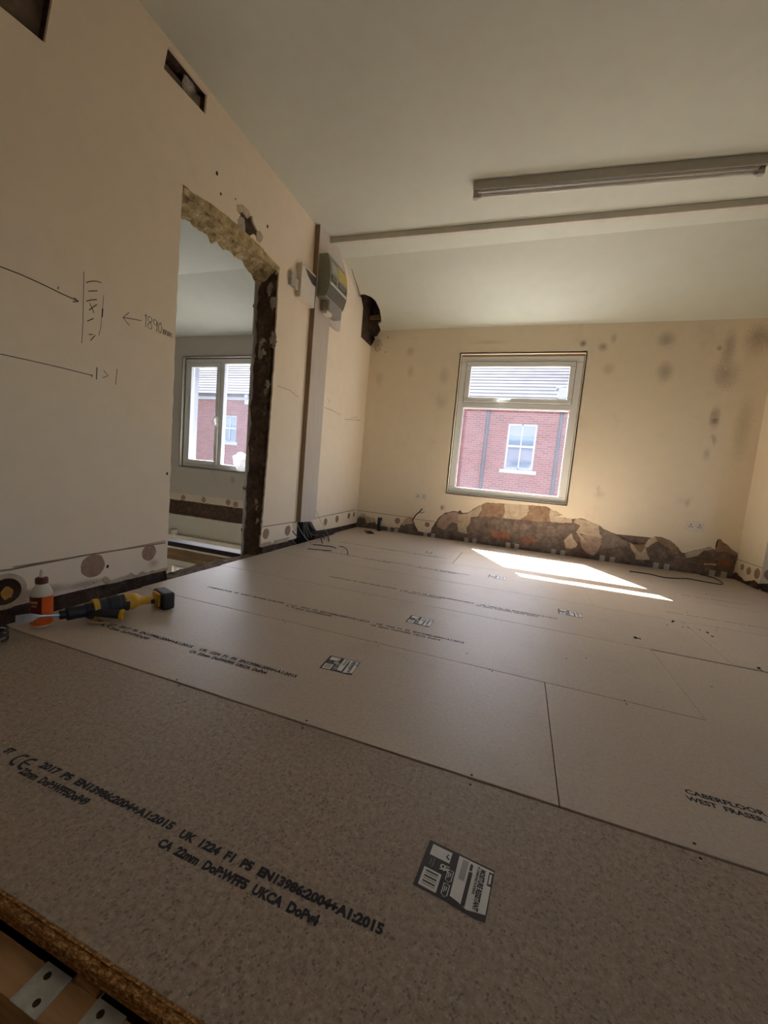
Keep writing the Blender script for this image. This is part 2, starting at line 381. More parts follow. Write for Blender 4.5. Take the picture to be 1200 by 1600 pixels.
# undercoat and render left clinging to the masonry below the plaster edge
def patch(pts, y0, y1, m, amp=0.006, seed=1, name='plaster_patch', wall=None):
    return obj(name, slab(rough(XZ(pts, y0), amp, 0.018, seed), [], 1, y0, y1), m, wall or wb)
c3 = lambda s: px(s, 540, 780, 6)
c4 = lambda s: px(s, 680, 770, 6)
c5 = lambda s: px(s, 860, 800, 7.5)
c6 = lambda s: px(s, 1000, 800, 6)
patch(c4('440,100 640,96 640,140 655,175 635,240 540,225 400,220 430,160'), 0.016, 0.0245, M_render, seed=2)
patch(c4('870,115 1050,130 1080,150 1070,200 1085,272 940,268 810,250 860,205 880,170'), 0.016, 0.0245, M_render, seed=3)
patch(c4('310,190 440,108 430,165 400,222 330,228 200,210'), 0.012, 0.0245, M_under, seed=4)
patch(c4('640,96 870,112 880,170 850,215 800,252 700,245 630,238 655,175'), 0.011, 0.0245, M_under, seed=5)
patch(c5('0,0 60,12 150,48 250,78 255,128 120,122 0,112'), 0.011, 0.0245, M_under, seed=6)
patch(c4('1080,150 1200,200 1210,285 1085,272 1068,215'), 0.012, 0.0245, M_under, seed=7)
patch(c5('300,75 440,100 570,155 575,250 605,290 590,320 540,292 380,262 300,240 350,160 270,120'), 0.010, 0.0245, M_under, seed=8)
patch(c5('370,268 540,292 600,330 585,400 550,470 505,512 440,490 375,430 345,330'), 0.013, 0.0245, M_render_p, seed=9)
patch(c5('160,330 250,245 262,300 320,380 300,415 240,432 180,420'), 0.010, 0.0245, M_under, seed=10)
patch(c5('340,255 380,300 420,350 400,360 350,310 310,240'), 0.006, 0.0245, M_under, seed=11)
patch(c5('570,155 620,195 700,235 820,300 920,362 900,400 700,420 590,430 600,300'), 0.017, 0.0245, masonry('grey_render', [(0.20, 0.16, 0.13), (0.30, 0.24, 0.20), (0.36, 0.30, 0.25), (0.3, 0.2, 0.1)], False, 0.3), seed=12)
patch(c5('925,362 1000,388 1110,392 1140,350 1120,440 1165,560 1000,560 1000,500 950,440'), 0.010, 0.0245, M_under, seed=13)
patch(c5('960,370 1105,388 1110,420 1060,480 1040,470 990,420'), 0.008, 0.0105, M_render, seed=14)
patch(c6('50,315 85,262 140,228 165,275 110,300 70,335'), 0.004, 0.0245, M_under, seed=15)
patch(c6('140,228 280,262 330,300 372,352 345,395 320,385 240,325 165,275'), 0.004, 0.0245, M_render, seed=16)
patch(c6('420,387 560,352 660,328 690,350 600,362 540,412 440,432'), 0.003, 0.0245, M_under, seed=17)
patch(c6('710,352 732,252 760,257 860,350 910,385 928,425 900,420 860,380 780,370 720,372'), 0.003, 0.0245, M_render, seed=18)
patch(c4('10,290 60,220 130,182 212,180 215,290 160,275 85,345 30,330'), 0.014, 0.0245, M_render_p, seed=19)
patch(c4('215,195 330,228 325,280 290,330 300,385 215,365 205,280'), 0.017, 0.0245, M_under, seed=20)
patch(c3('100,190 165,130 270,178 275,215 200,225 180,175 130,165'), 0.010, 0.0245, M_under, seed=21)
patch(c3('520,232 560,185 600,165 632,182 632,225 560,235 540,250'), 0.012, 0.0245, M_under, seed=22)
# brick courses showing through
patch(c4('520,360 690,372 700,440 600,430 530,420'), 0.019, 0.0245, simple('orange_brick', (0.34, 0.155, 0.10), 0.95, 0.1, var=0.3, sc=25, bmp=0.5), seed=23)
patch(c4('800,420 930,430 925,475 800,465'), 0.019, 0.0245, bpy.data.materials['orange_brick'], seed=24)
patch(c6('735,440 850,445 850,520 735,505'), 0.019, 0.0245, bpy.data.materials['orange_brick'], seed=25)
patch(c6('600,480 720,485 720,500 600,496'), 0.017, 0.0245, M_under, seed=26)
# skirting band and dabs of adhesive on the far wall
def line_xz(pts, wid, m, name='scored_line', parent=None, y=-0.0006):
    bm = bmesh.new(); P = [Vector((a, y, b)) for a, b in XZ(pts)]
    tube(bm, P, wid, 4, n=3); return obj(name, bm, m, parent)
line_xz(c3('110,103 300,130 480,155 600,168'), 0.0028, M_pencil_l, parent=wb)
line_xz(c3('645,185 740,198 835,210'), 0.0028, M_pencil_l, parent=wb)
for s, sz in (('487,203', 0.036), ('765,238', 0.03)):
    c = XZ(c3(s))[0]
    obj('adhesive_dab', slab(disc(24, sz, amp=0.006, seed=sz * 99, c=c), [], 1, -0.0015, 0.001), M_dab, wb)
# damp and filler stains
M_stain_soft = None
def stain_mat(name, col, r, soft=0.55):
    m = bpy.data.materials.new(name); m.use_nodes = True; nt = m.node_tree; b = nt.nodes['Principled BSDF']; L = nt.links
    b.inputs['Base Color'].default_value = (*col, 1); b.inputs['Roughness'].default_value = 0.9; b.inputs['Specular IOR Level'].default_value = 0.1
    tc = N(nt, 'ShaderNodeTexCoord'); vm = N(nt, 'ShaderNodeVectorMath', operation='LENGTH'); L.new(tc.outputs['Object'], vm.inputs[0])
    n = noise_n(nt, tc.outputs['Object'], 22, 4)
    mth = N(nt, 'ShaderNodeMath', operation='MULTIPLY_ADD'); L.new(n, mth.inputs[0]); mth.inputs[1].default_value = 0.9; 
    dv = N(nt, 'ShaderNodeMath', operation='DIVIDE'); L.new(vm.outputs['Value'], dv.inputs[0]); dv.inputs[1].default_value = r; L.new(dv.outputs[0], mth.inputs[2])
    a = ramp(nt, mth.outputs[0], [(0.35, soft), (0.7, soft * .55), (1.15, 0.0)])
    L.new(a, b.inputs['Alpha']); return m
M_st = {}
def stain(x, z, rx, rz, alpha=0.5, col=(0.44, 0.36, 0.27), parent=None, axis=1, d=-0.0012):
    alpha *= .8; rx *= 1.12; rz *= 1.12
    k = (round(alpha, 2), col)
    if k not in M_st: M_st[k] = stain_mat('damp_stain_%d' % len(M_st), col, 1.0, alpha)
    bm = bmesh.new(); bmesh.ops.create_circle(bm, cap_ends=True, segments=32, radius=1.25)
    o = obj('damp_stain', bm, M_st[k], parent)
    if axis == 1: o.location = (x, d, z); o.rotation_euler = (math.pi / 2, 0, 0); o.scale = (rx, rz, 1)
    else: o.location = (d, x, z); o.rotation_euler = (math.pi / 2, 0, math.pi / 2); o.scale = (rx, rz, 1)
    return o
for s, rx, rz, al in (('930,155', .045, .05, .9), ('180,130', .07, .07, .9), ('292,148', .09, .09, .85), ('350,100', .06, .10, .45), ('320,270', .12, .12, .35), ('640,110', .16, .16, .55), ('632,285', .14, .2, .55),
                      ('985,150', .11, .28, .6), ('965,300', .2, .3, .5), ('908,540', .085, .19, .95), ('893,670', .06, .12, .75), ('860,740', .06, .12, .4), ('1140,110', .2, .28, .6), ('270,960', .1, .1, .2), ('755,1010', .05, .09, .3), ('1060,600', .14, .6, .3)):
    c = XZ(px(s, 860, 500, 3.5294))[0]; stain(c[0], c[1], rx, rz, al, parent=wb)
for s, rx, rz, al in (('150,260', .1, .16, .25), ('290,140', .1, .1, .35), ('290,230', .08, .14, .25), ('440,250', .12, .2, .3), ('430,360', .16, .2, .3), ('432,838', .06, .06, .4), ('1130,750', .05, .06, .25), ('640,100', .4, .04, .2)):
    c = XZ(px(s, 540, 500, 2.857))[0]; stain(c[0], c[1], rx, rz, al, parent=wb)
c = XZ(c4('62,140'))[0]; stain(c[0], c[1], 0.03, 0.06, 0.6, parent=wb)
# other room's half of the far wall
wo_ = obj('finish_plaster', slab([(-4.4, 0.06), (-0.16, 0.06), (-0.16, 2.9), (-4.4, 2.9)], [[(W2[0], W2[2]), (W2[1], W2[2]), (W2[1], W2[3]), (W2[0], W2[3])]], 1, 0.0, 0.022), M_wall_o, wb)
obj('skirting_zone_plaster', slab(rough([(-4.4, 0.03), (-0.16, 0.03), (-0.16, 0.135), (-4.4, 0.135)], 0.012, 0.04, 5), [], 1, -0.002, 0.02), M_skirt, wb)
obj('floor_pocket_band', slab(rough([(-4.4, -0.19), (-0.16, -0.19), (-0.16, 0.04), (-4.4, 0.04)], 0.02, 0.05, 6), [], 1, 0.006, 0.022), M_mason_d, wb)
obj('lower_plaster', slab([(-4.4, -3.0), (-0.16, -3.0), (-0.16, -0.195), (-4.4, -0.195)], [[(W3[0], W3[2]), (W3[1], W3[2]), (W3[1], W3[3]), (W3[0], W3[3])]], 1, 0.0, 0.022), paint('pale_lower_paint', (0.62, 0.59, 0.50), (0.62, 0.59, 0.51), (0.5, 0.45, 0.38), 0.2), wb)
for i, s in enumerate(('200,712', '235,712', '295,722', '410,735', '445,745')):
    c = XZ(px(s, 220, 540, 3))[0]
    obj('adhesive_dab', slab(disc(20, 0.042, amp=0.012, seed=i, c=c), [], 1, -0.004, 0.001), M_dab if i != 1 else M_skirt, wb)
stain(*XZ(px('430,630', 220, 540, 3))[0], .09, .1, .5, (0.30, 0.24, 0.16), wb)
boxes('service_ledge', [(-4.4, -0.16, -0.045, 0.0, -0.56, -0.50)], M_whitep, wb, 0.004)
c = XZ(px('275,833'))[0]; box('ledge_bracket', (c[0] - .03, c[0] + .03, -0.06, 0.0, c[1] - 0.04, c[1] + 0.06), M_whitep, wb, 0.004)
# window reveals
M_reveal_o = simple('grey_outer_reveal', (.26, .27, .30), .8)
def reveal(o, y1, m):
    a, b, c, d = o; t = 0.012
    return boxes('reveal', [(a, b, 0.0, y1, d - 0.004, d + t), (a - t, a + 0.004, 0.0, y1, c - t, d + t), (b - 0.004, b + t, 0.0, y1, c - t, d + t), (a, b, 0.0, y1, c - t, c + 0.004)], m, wb)
reveal(W1, 0.045, M_wall); reveal(W2, 0.045, M_wall_o); reveal(W3, 0.045, M_whitep)
for o_ in (W1, W2, W3):
    a, b, c, d = o_; boxes('outer_reveal', [(a, a + .012, .121, .302, c, d), (b - .012, b, .121, .302, c, d), (a, b, .121, .302, d - .012, d), (a, b, .121, .33, c, c + .02)], M_reveal_o, wb)

# --- windows
def frame_boxes(a, b, c, d, w_, y0, y1): return [(a, b, y0, y1, d - w_, d), (a, b, y0, y1, c, c + w_), (a, a + w_, y0, y1, c + w_, d - w_), (b - w_, b, y0, y1, c + w_, d - w_)]
# main: top-hung light over a fixed pane
w1 = boxes('window_1', frame_boxes(W1[0] + .006, W1[1] - .006, W1[2] + .006, W1[3] - .018, 0.07, 0.05, 0.12) + [(W1[0] + .07, W1[1] - .07, 0.05, 0.12, 1.545, 1.618)], M_white, None, 0.006); struct(w1)
boxes('glazing_bead', frame_boxes(1.188, 2.338, 0.585, 1.552, 0.014, 0.058, 0.1), M_white, w1, 0.003)
cs = boxes('casement', frame_boxes(1.19, 2.333, 1.606, 2.052, 0.052, 0.035, 0.10), M_white, w1, 0.006)
boxes('seal', frame_boxes(1.186, 2.337, 1.602, 2.056, 0.004, 0.046, 0.0505), M_cutint, w1)
boxes('seal', frame_boxes(1.240, 2.283, 1.656, 2.002, 0.003, 0.0345, 0.036), M_lamp, cs)
box('window_glass', (1.19, 2.335, 0.086, 0.090, 0.588, 1.55), M_glass, w1)
box('window_glass', (1.235, 2.288, 0.078, 0.082, 1.65, 2.008), M_glass_c, cs)
bm = bmesh.new(); hx, hz = 1.66, 1.628
B(bm, hx - 0.03, hx + 0.03, 0.018, 0.036, hz - 0.014, hz + 0.014, bev=0.004)
tube(bm, [(hx + 0.01, 0.012, hz), (hx - 0.03, 0.0, hz - 0.006), (hx - 0.085, -0.006, hz - 0.016)], [0.010] * 9 + [0.009] * 9, 8)
tube(bm, [(hx + 0.01, 0.012, hz + .004), (hx + 0.05, 0.02, hz + 0.008)], 0.006, 8)
obj('handle', bm, M_white, cs, True)
boxes('frame_gap', [(W1[0], W1[1], 0.048, 0.052, W1[3] - 0.020, W1[3] - 0.004)], M_boardside, w1)
# other room: side-hung light and a fixed pane
w2 = boxes('window_2', frame_boxes(W2[0] + .01, W2[1] - .01, W2[2] + .006, W2[3] - .018, 0.07, 0.05, 0.12) + [(-2.30, -2.225, 0.05, 0.12, 0.61, 2.05)], M_white, None, 0.006); struct(w2)
cs2 = boxes('casement', frame_boxes(-2.865, -2.29, 0.60, 2.055, 0.058, 0.035, 0.10), M_white, w2, 0.006)
boxes('seal', frame_boxes(-2.869, -2.286, .596, 2.059, .004, .046, .0505), M_cutint, w2)
box('window_glass', (-2.812, -2.345, 0.078, 0.082, 0.65, 2.0), M_glass_c, cs2)
box('window_glass', (-2.23, -1.37, 0.086, 0.090, 0.61, 2.05), M_glass, w2)
bm = bmesh.new(); B(bm, -2.335, -2.312, 0.02, 0.036, 1.22, 1.30, bev=0.004)
tube(bm, [(-2.322, 0.015, 1.29), (-2.335, -0.005, 1.25), (-2.35, -0.012, 1.18)], 0.009, 8); obj('handle', bm, M_white, cs2, True)
w3 = boxes('window_3', frame_boxes(W3[0], W3[1], W3[2], W3[3], 0.06, 0.05, 0.12) + [(-2.78, -2.74, 0.05, 0.12, -1.95, -1.05)], M_white, None, 0.004); struct(w3)
box('window_glass', (W3[0] + .05, W3[1] - .05, 0.086, 0.090, -1.95, -1.05), M_glass, w3)

# --- dividing wall (wall_left)
def rect(a, b, c, d): return [(a, c), (b, c), (b, d), (a, d)]
pit2 = YZ(px('263,72 256,107 321,179 324,148'))
pit1 = [(-3.66, 2.235), (-3.519, 2.25), (-3.49, 2.45), (-3.70, 2.45)]
chip1 = YZ(px('225,220 320,220 400,290 450,360 475,430 510,430 520,520 570,630 600,690 650,700 700,800 670,880 620,905 580,860 575,790 530,750 470,790 420,770 330,780 260,700 240,500 300,400 230,340', 350, 300, 11.43))
door_core = [(D[0], -0.10), (D[0] - 0.0, D[2]), (-2.5, D[2] + .01), (-2.2, D[2] - 0.005), (D[1], D[2]), (D[1], -0.10)]
inner = 0.165
pts_core = [(-6.6, -3.0), (0.03, -3.0), (0.03, 2.9), (-6.6, 2.9)]
door_hole = [(D[0], -0.10), (D[0], 2.19), (-1.925, 2.19), (-1.925, -0.10)]
corner_pit = YZ(px('215,635 262,700 292,860 255,1350 424,1510', 540, 400, 10.66)) + [(0.03, 2.20), (0.03, 2.62), (-0.30, 2.62)]
wl = obj('wall_left', slab(pts_core, [door_hole, pit2, pit1], 0, -0.014, -inner), M_mason_d); struct(wl)
# finish plaster on our side: opening, slots, chip and the broken corner
front_out = [(-6.5, 0.03)]
dl = [(-2.874, 0.03), (-2.874, 0.10), (-2.869, 0.75), (-2.868, 1.466), (-2.858, 2.05), (-2.852, 2.185)]
dr = [(-1.943, 2.18), (-1.935, 1.9), (-1.93, 1.5), (-1.945, 0.8), (-1.962, 0.3), (-1.975, 0.035)]
ro = rough_open(dl + dr, 0.006, 0.03, 11)
n_l = ro
tr_gap = YZ(px('300,340 430,325 560,480 700,450', 440, 780, 10))
front_out += n_l[:len(n_l)]
tail = [(-1.975, 0.03), (-1.43, 0.03), (-1.43, 0.185), (-1.16, 0.165), (-1.05, 0.06), (-0.8, 0.05), (-0.5, 0.045), (0.0, 0.045)]
front_out += tail + [(0.0, corner_pit[4][1])] + [corner_pit[4], corner_pit[3], corner_pit[2], corner_pit[1], corner_pit[0]]
cr = corner_pit[0]
front_out += [(cr[0], 2.9), (-6.5, 2.9)]
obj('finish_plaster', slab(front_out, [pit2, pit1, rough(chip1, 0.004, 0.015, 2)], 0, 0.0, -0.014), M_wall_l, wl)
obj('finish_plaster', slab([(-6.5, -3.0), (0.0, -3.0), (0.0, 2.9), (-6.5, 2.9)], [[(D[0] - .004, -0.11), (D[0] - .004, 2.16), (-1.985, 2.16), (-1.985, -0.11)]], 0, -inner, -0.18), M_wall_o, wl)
# rough jamb and lintel of the knocked-through opening
def rough_strip(name, f, nu, nv, amp, m, nrm, seed, parent):
    """a broken masonry surface: f(u,v) -> point, displaced along nrm"""
    bm = bmesh.new(); V = []
    for i in range(nu + 1):
        row = []
        for j in range(nv + 1):
            p = Vector(f(i / nu, j / nv)); q = p * 14 + Vector((seed, 0, 0))
            dd = noise.fractal(q, 0.9, 2.1, 4) * amp + noise.noise(p * 5 + Vector((seed,) * 3)) * amp * 0.9
            e = 1.6 if j in (0, nv) else 1.0
            row.append(bm.verts.new(p + Vector(nrm) * dd * e + Vector((noise.noise(q * 1.3) * amp * 0.35, 0, 0)) * (1 if j in (0, nv) else 0)))
        V.append(row)
    for i in range(nu):
        for j in range(nv): bm.faces.new((V[i][j], V[i + 1][j], V[i + 1][j + 1], V[i][j + 1]))
    return obj(name, bm, m, parent)
rough_strip('broken_jamb', lambda u, v: (-0.004 - 0.182 * v, -1.962 + 0.03 * v * 0.3 - 0.02 * (1 - u) , -0.10 + 2.27 * u), 220, 16, 0.018, M_jamb, (0, 1, 0), 3, wl)
rough_strip('broken_lintel', lambda u, v: (0.002 - 0.186 * v, -2.87 + 0.93 * u, 2.172 - 0.03 * v + (-0.10 * max(0, (u - 0.80) / 0.2) ** 2) * v), 90, 14, 0.020, M_mortar, (0, 0, 1), 8, wl)
rough_strip('broken_jamb', lambda u, v: (-0.004 - 0.182 * v, -2.872, -0.10 + 2.29 * u), 120, 10, 0.006, M_jamb, (0, 1, 0), 5, wl)
th = rough_strip('trim_2', lambda u, v: (0.06 - 0.225 * v, -2.88 + 0.95 * u, -0.030 - 0.020 * v), 90, 24, 0.012, M_mason, (0, 0, 1), 12, None); struct(th)
# loose scraps of plaster on the jamb edge
for s, sz in (('190,120', .05), ('205,190', .04), ('145,440', .07), ('205,395', .05), ('175,640', .035), ('165,690', .03), ('160,800', .035), ('100,480', .03), ('90,980', .05), ('120,1330', .03), ('115,1290', .03), ('120,1400', .03)):
    q = px(s, 370, 420, 3.55)[0]; p = on(1, -1.955, *q)
    if not (-0.2 < p[0] < 0.01): p[0] = -0.02
    bm = bmesh.new(); bmesh.ops.create_icosphere(bm, subdivisions=3, radius=1)
    for v in bm.verts: v.co = Vector((v.co.x * sz * 0.5, v.co.y * 0.012, v.co.z * sz * 1.0)) * (1 + 0.9 * noise.noise(v.co * 2.6 + Vector((sz * 900 + p[2] * 7, 0, 0))))
    for v in bm.verts: v.co += Vector((p[0], -1.962, p[2]))
    obj('mortar_scrap', bm, M_render_p if sz < .035 else M_pocket_l, wl)
# recess linings: render on the back, pale broken mortar at the far end of the slot
a0 = min(p[0] for p in pit2); a1 = max(p[0] for p in pit2); z0 = min(p[1] for p in pit2); z1 = max(p[1] for p in pit2)
box('recess_render', (-0.13, -0.055, a0 - .02, a0 + (a1 - a0) * 0.60, z0 - .02, z1 - 0.035), M_pocket, wl)
rough_strip('recess_mortar', lambda u, v: (-0.035 - 0.02 * math.sin(v * 3), a0 + (a1 - a0) * (0.55 + 0.5 * u), z0 + (z1 - z0) * v), 20, 16, 0.016, M_pocket_l, (1, 0, 0), 21, wl)
box('recess_back', (-0.14, -0.13, a0 - .05, a1 + .05, z0 - .05, z1 + .05), M_void, wl)
box('recess_render', (-0.12, -0.05, -3.72, -3.44, 2.18, 2.50), M_pocket, wl)
# damage above the lintel
yc = sum(p[0] for p in chip1) / len(chip1); zc = sum(p[1] for p in chip1) / len(chip1)
obj('undercoat_patch', slab(rough(YZ(px('225,220 320,220 400,290 450,360 475,430 440,470 400,430 350,360 290,370 230,340', 350, 300, 11.43)), .003, .01, 4), [], 0, -0.004, -0.0145), M_under, wl)
obj('undercoat_patch', slab(rough(YZ(px('600,690 650,700 700,800 670,880 620,905 590,850', 350, 300, 11.43)), .003, .01, 5), [], 0, -0.003, -0.0145), M_under, wl)
obj('undercoat_patch', slab(rough(YZ(px('245,500 320,430 380,470 400,600 400,720 330,700 270,680', 350, 300, 11.43)), .003, .01, 6), [], 0, -0.009, -0.0145), M_pocket_l, wl)
# yellowish chipped rim of the lintel
obj('chipped_rim', slab(rough(YZ(px('287,292 330,318 372,352 400,378 437,418 436,427 398,392 365,368 325,332 288,303')), .008, .02, 9), [], 0, 0.0015, -0.004), M_mortar, wl)
# plug holes
for q, r in ((('339,271'), .008), ('345,303', .006), ('368,311', .004), ('418,354', .008), ('168,885', .006), ('261,740', .006)):
    c = YZ(px(q))[0]; obj('plug_hole', slab(disc(12, r, sy=1.5, amp=.003, seed=r * 999, c=c), [], 0, 0.0012, -0.001), M_crack, wl)
# pencil setting-out marks
def mark(pts, r=0.0016, m=M_pencil, sm=False, name='pencil_mark'):
    bm = bmesh.new(); P = [Vector((0.0006, a, b)) for a, b in YZ(pts)]; tube(bm, P, r, 4, smooth=sm, n=4); return obj(name, bm, m, wl)
k4 = lambda s: px(s, 0, 380, 4)
mark(k4('0,146 120,192 250,250 370,308 490,364'), .0021); mark(k4('462,340 490,364 455,366'), .0021)
mark(k4('524,178 522,300 518,500 510,625'), .0013, M_pencil_l); mark(k4('648,322 640,410 630,520 617,578'), .0012, M_pencil_l); mark(k4('641,408 638,462'), .003)
for s in ('538,246 570,238 605,238 633,248', '552,300 608,297', '540,362 575,354 604,352', '560,375 588,437', '604,384 556,418', '546,487 585,470', '556,570 578,570', '594,576 566,608', '364,272 362,288'): mark(k4(s), .0018, sm=len(s.split()) > 2)
mark(k4('805,434 768,464 808,514')); mark(k4('768,464 810,470 882,484'))
mark(k4('0,692 200,736 400,782 575,826')); mark(k4('566,822 577,826 572,836'), .0022)
mark(k4('606,776 602,852'), .0022); mark(k4('648,796 676,828 642,842'), .0015); mark(k4('732,786 722,884'), .0013)
# the handwritten figure
c0 = on(0, 0, 224.5, 509.5)
Mt = Matrix.Translation((0.0008, c0.y, c0.z)) @ Matrix.Rotation(math.radians(90), 4, 'Z') @ Matrix.Rotation(math.radians(90), 4, 'X')
bm = bmesh.new()
def hand(strokes, s, ox):
    for st in strokes:
        P = [Vector((0.0006, c0.y + (ox + x) * s, c0.z + y * s)) for x, y in st]; tube(bm, P, 0.0014, 4, n=4)
S_ = 0.060
hand([[(.1, .85), (.2, 1.0), (.18, 0)]], S_, 0)
hand([[(.45, .9), (.15, .98), (.08, .75), (.45, .35), (.4, .02), (.12, .05), (.12, .35), (.45, .7), (.45, .9)]], S_, .32)
hand([[(.45, .85), (.2, .95), (.1, .65), (.35, .5), (.47, .85), (.42, .0)]], S_, .85)
hand([[(.3, .9), (.12, .6), (.15, .1), (.35, .05), (.45, .5), (.3, .9)]], S_, 1.35)
hand([[(.0, .45), (.05, .0), (.12, .4), (.2, .4), (.24, .0), (.3, .38), (.4, .38), (.44, .0)]], S_, 1.95)
hand([[(.0, .42), (.05, .0), (.12, .38), (.2, .38), (.24, .0), (.3, .35), (.4, .35), (.46, .0)]], S_, 2.45)
obj('pencil_writing', bm, M_pencil, wl)
# far pencil scribbles on the wall beyond the opening
k3 = lambda s: px(s, 220, 540, 3)
mark(k3('640,188 700,210 738,242'), .0018, M_pencil_l); mark(k3('860,290 900,305 935,325'), .0018, M_pencil_l); mark(k3('955,345 1030,350'), .0018, M_pencil_l); mark(k3('985,338 1015,335'), .0016, M_pencil_l)
mark(k3('875,250 885,262 880,270'), .0018, M_pencil_l)
# old skirting line, adhesive dabs and scraped base on the left wall
mark(px('0,892 15,890 130,868 258,848'), .0040, M_pencil_l, name='scored_line'); mark(px('20,886 100,873 170,862 258,845'), .0022, M_pencil_l, name='scored_line')
mark(px('410,823 470,814 500,808 555,796.5'), .0035, M_pencil_l, name='scored_line')
for q, r in (('145,884', .057), ('233,863.5', .045), ('415.5,834', .043), ('449.5,829', .045), ('508.5,815.5', .04), ('526.5,811', .04), ('545,806', .035), ('553,804', .03)):
    c = YZ(px(q))[0]; obj('adhesive_dab', slab(disc(28, r, amp=.004, seed=r * 77, c=c), [], 0, 0.0015, -0.001), M_dab, wl)
c = (-3.657, 0.10)
obj('drilled_hole_rim', slab(disc(28, .075, c=c), [disc(28, .055, c=c)], 0, 0.002, -0.004), M_under, wl)
obj('drilled_hole', slab(disc(28, .056, c=c), [], 0, 0.001, -0.003), M_crack, wl)
obj('drilled_hole_fill', slab(disc(20, .026, sx=.8, amp=.008, c=(c[0] + 0.005, c[1] - .005)), [], 0, 0.003, -0.003), M_gold, wl)
for q, rx, rz, al in (('135,912', .20, .035, .8), ('190,905', .14, .03, .85), ('240,880', .07, .05, .5), ('30,935', .35, .06, .8), ('60,925', .2, .05, .6)):
    c = YZ(px(q))[0]; stain(c[0], c[1], rx, rz, al, (0.25, 0.18, 0.13), wl, 0, 0.0012)
rough_strip('scraped_plaster', lambda u, v: (0.004, -3.35 + 0.48 * u, 0.028 + 0.035 * v * (0.4 + noise.noise(Vector((u * 7, 0, 0))) ** 2 * 3)), 60, 6, 0.006, M_under, (1, 0, 0), 31, wl)
rough_strip('scraped_plaster', lambda u, v: (0.004, -1.975 + 0.50 * u, 0.025 + 0.035 * v), 60, 6, 0.006, M_under, (1, 0, 0), 33, wl)
# hole behind the cables: a near-black block carries its darkness in the colour
box('cable_chase', (-0.05, -0.0135, -1.43, -1.05, -0.05, 0.185), M_void, wl)

# --- right side of the room: the corner steps out towards the camera
wr = obj('wall_right', slab(rect(3.964, SH + .3, -0.42, 0.35), [], 2, -3.0, 2.9), M_wall); struct(wr)
wr2 = obj('wall_right', slab([(-6.6, -3.0), (-0.3, -3.0), (-0.3, 2.9), (-6.6, 2.9)], [[(-4.6, .95), (-2.6, .95), (-2.6, 2.2), (-4.6, 2.2)]], 0, SH, SH + .25), M_wall); struct(wr2)
w4 = boxes('fill_window', [(SH + .08, SH + .15, -4.6, -2.6, 2.13, 2.2), (SH + .08, SH + .15, -4.6, -2.6, .95, 1.02), (SH + .08, SH + .15, -4.6, -4.53, 1.02, 2.13), (SH + .08, SH + .15, -2.67, -2.6, 1.02, 2.13), (SH + .08, SH + .15, -3.64, -3.56, 1.02, 2.13)], M_white, None, .004); struct(w4)  # unseen window added to bring fill light onto the left wall
box('window_glass', (SH + .11, SH + .114, -4.55, -2.65, 1.0, 2.15), M_glass_c, w4)
for q, r in (('1160,886', .03), ('1170,892', .035), ('1183,896', .045)):
    p = on(0, 3.964, *px(q)[0]); obj('adhesive_dab', slab(disc(20, r, amp=.005, seed=r * 50, c=(p.y, p.z)), [], 0, 3.9625, 3.966), M_dab, wr)
obj('adhesive_dab', slab(disc(24, .05, amp=.005, seed=4, c=(4.03, 0.14)), [], 1, -0.4215, -0.418), M_dab, wr)
obj('scored_line', B(bmesh.new(), 3.9625, 3.966, -0.42, -0.0, 0.188, 0.193), M_pencil_l, wr)
rough_strip('broken_base', lambda u, v: (3.960, -0.44 + 0.46 * u, -0.01 + (0.055 + 0.02 * math.sin(u * 9)) * v), 40, 6, 0.012, M_mason_d, (1, 0, 0), 41, wr)
rough_strip('broken_base', lambda u, v: (3.95 + 1.6 * u, -0.424, -0.01 + (0.06 + 0.02 * math.sin(u * 19)) * v), 60, 6, 0.012, M_mason_d, (0, 1, 0), 42, wr)
# --- behind the camera and the other room's outer walls
wf = box('wall_front', (-4.6, SH + .3, -6.8, -6.55, -3.0, 2.9), M_wall); struct(wf)
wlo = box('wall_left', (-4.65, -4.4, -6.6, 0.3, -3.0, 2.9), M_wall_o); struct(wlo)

# --- ceiling: flat, then sloping down to the far wall, one sheet over both rooms
def cpt(d, p):                               # p = (x, s): s runs along the profile
    x, s = p; z = CEIL if s <= FOLD else CEIL + (EAVE - CEIL) * (s - FOLD) / (0 - FOLD)
    return Vector((x, s, z + d))
ln = Vector((0, -FOLD, EAVE - CEIL)).cross(Vector((1, 0, 0)))
bite_c = px('215,632 262,642 320,640 420,680 470,720 500,750 540,830 570,900 590,1020 596,1110 545,1130 480,1145', 540, 400, 10.66)
bc = []
for q in bite_c:
    p = on_pl((0, 0, EAVE), ln, *q); bc.append((max(p.x, 0.0), min(p.y, 0.0)))
bm = slab([(-4.6, -6.8), (SH + .3, -6.8), (SH + .3, FOLD), (-4.6, FOLD)], [], 2, 0, 0.02, fn=cpt)
print('BITE', [(round(a, 3), round(b, 3)) for a, b in bc])
sl = [(-0.01, bc[0][1])] + [p for p in bc[1:-1] if p[1] < -0.004] + [(bc[-2][0], 0.03)]
slab([(-4.6, FOLD), (SH + .3, FOLD), (SH + .3, 0.03)] + sl[::-1] + [(-0.10, sl[0][1]), (-0.10, 0.03), (-4.6, 0.03)], [], 2, 0, 0.02, bm=bm, fn=cpt)
ce = obj('ceiling', bm, M_ceil); struct(ce)
roof = boxes('roof_deck', [(-4.7, SH + .4, -6.9, 0.6, 3.05, 3.2)], M_void, ce)
boxes('lath', [(0.02, 0.30, -0.14, -0.11, 2.50, 2.54)], M_oldwood, ce)
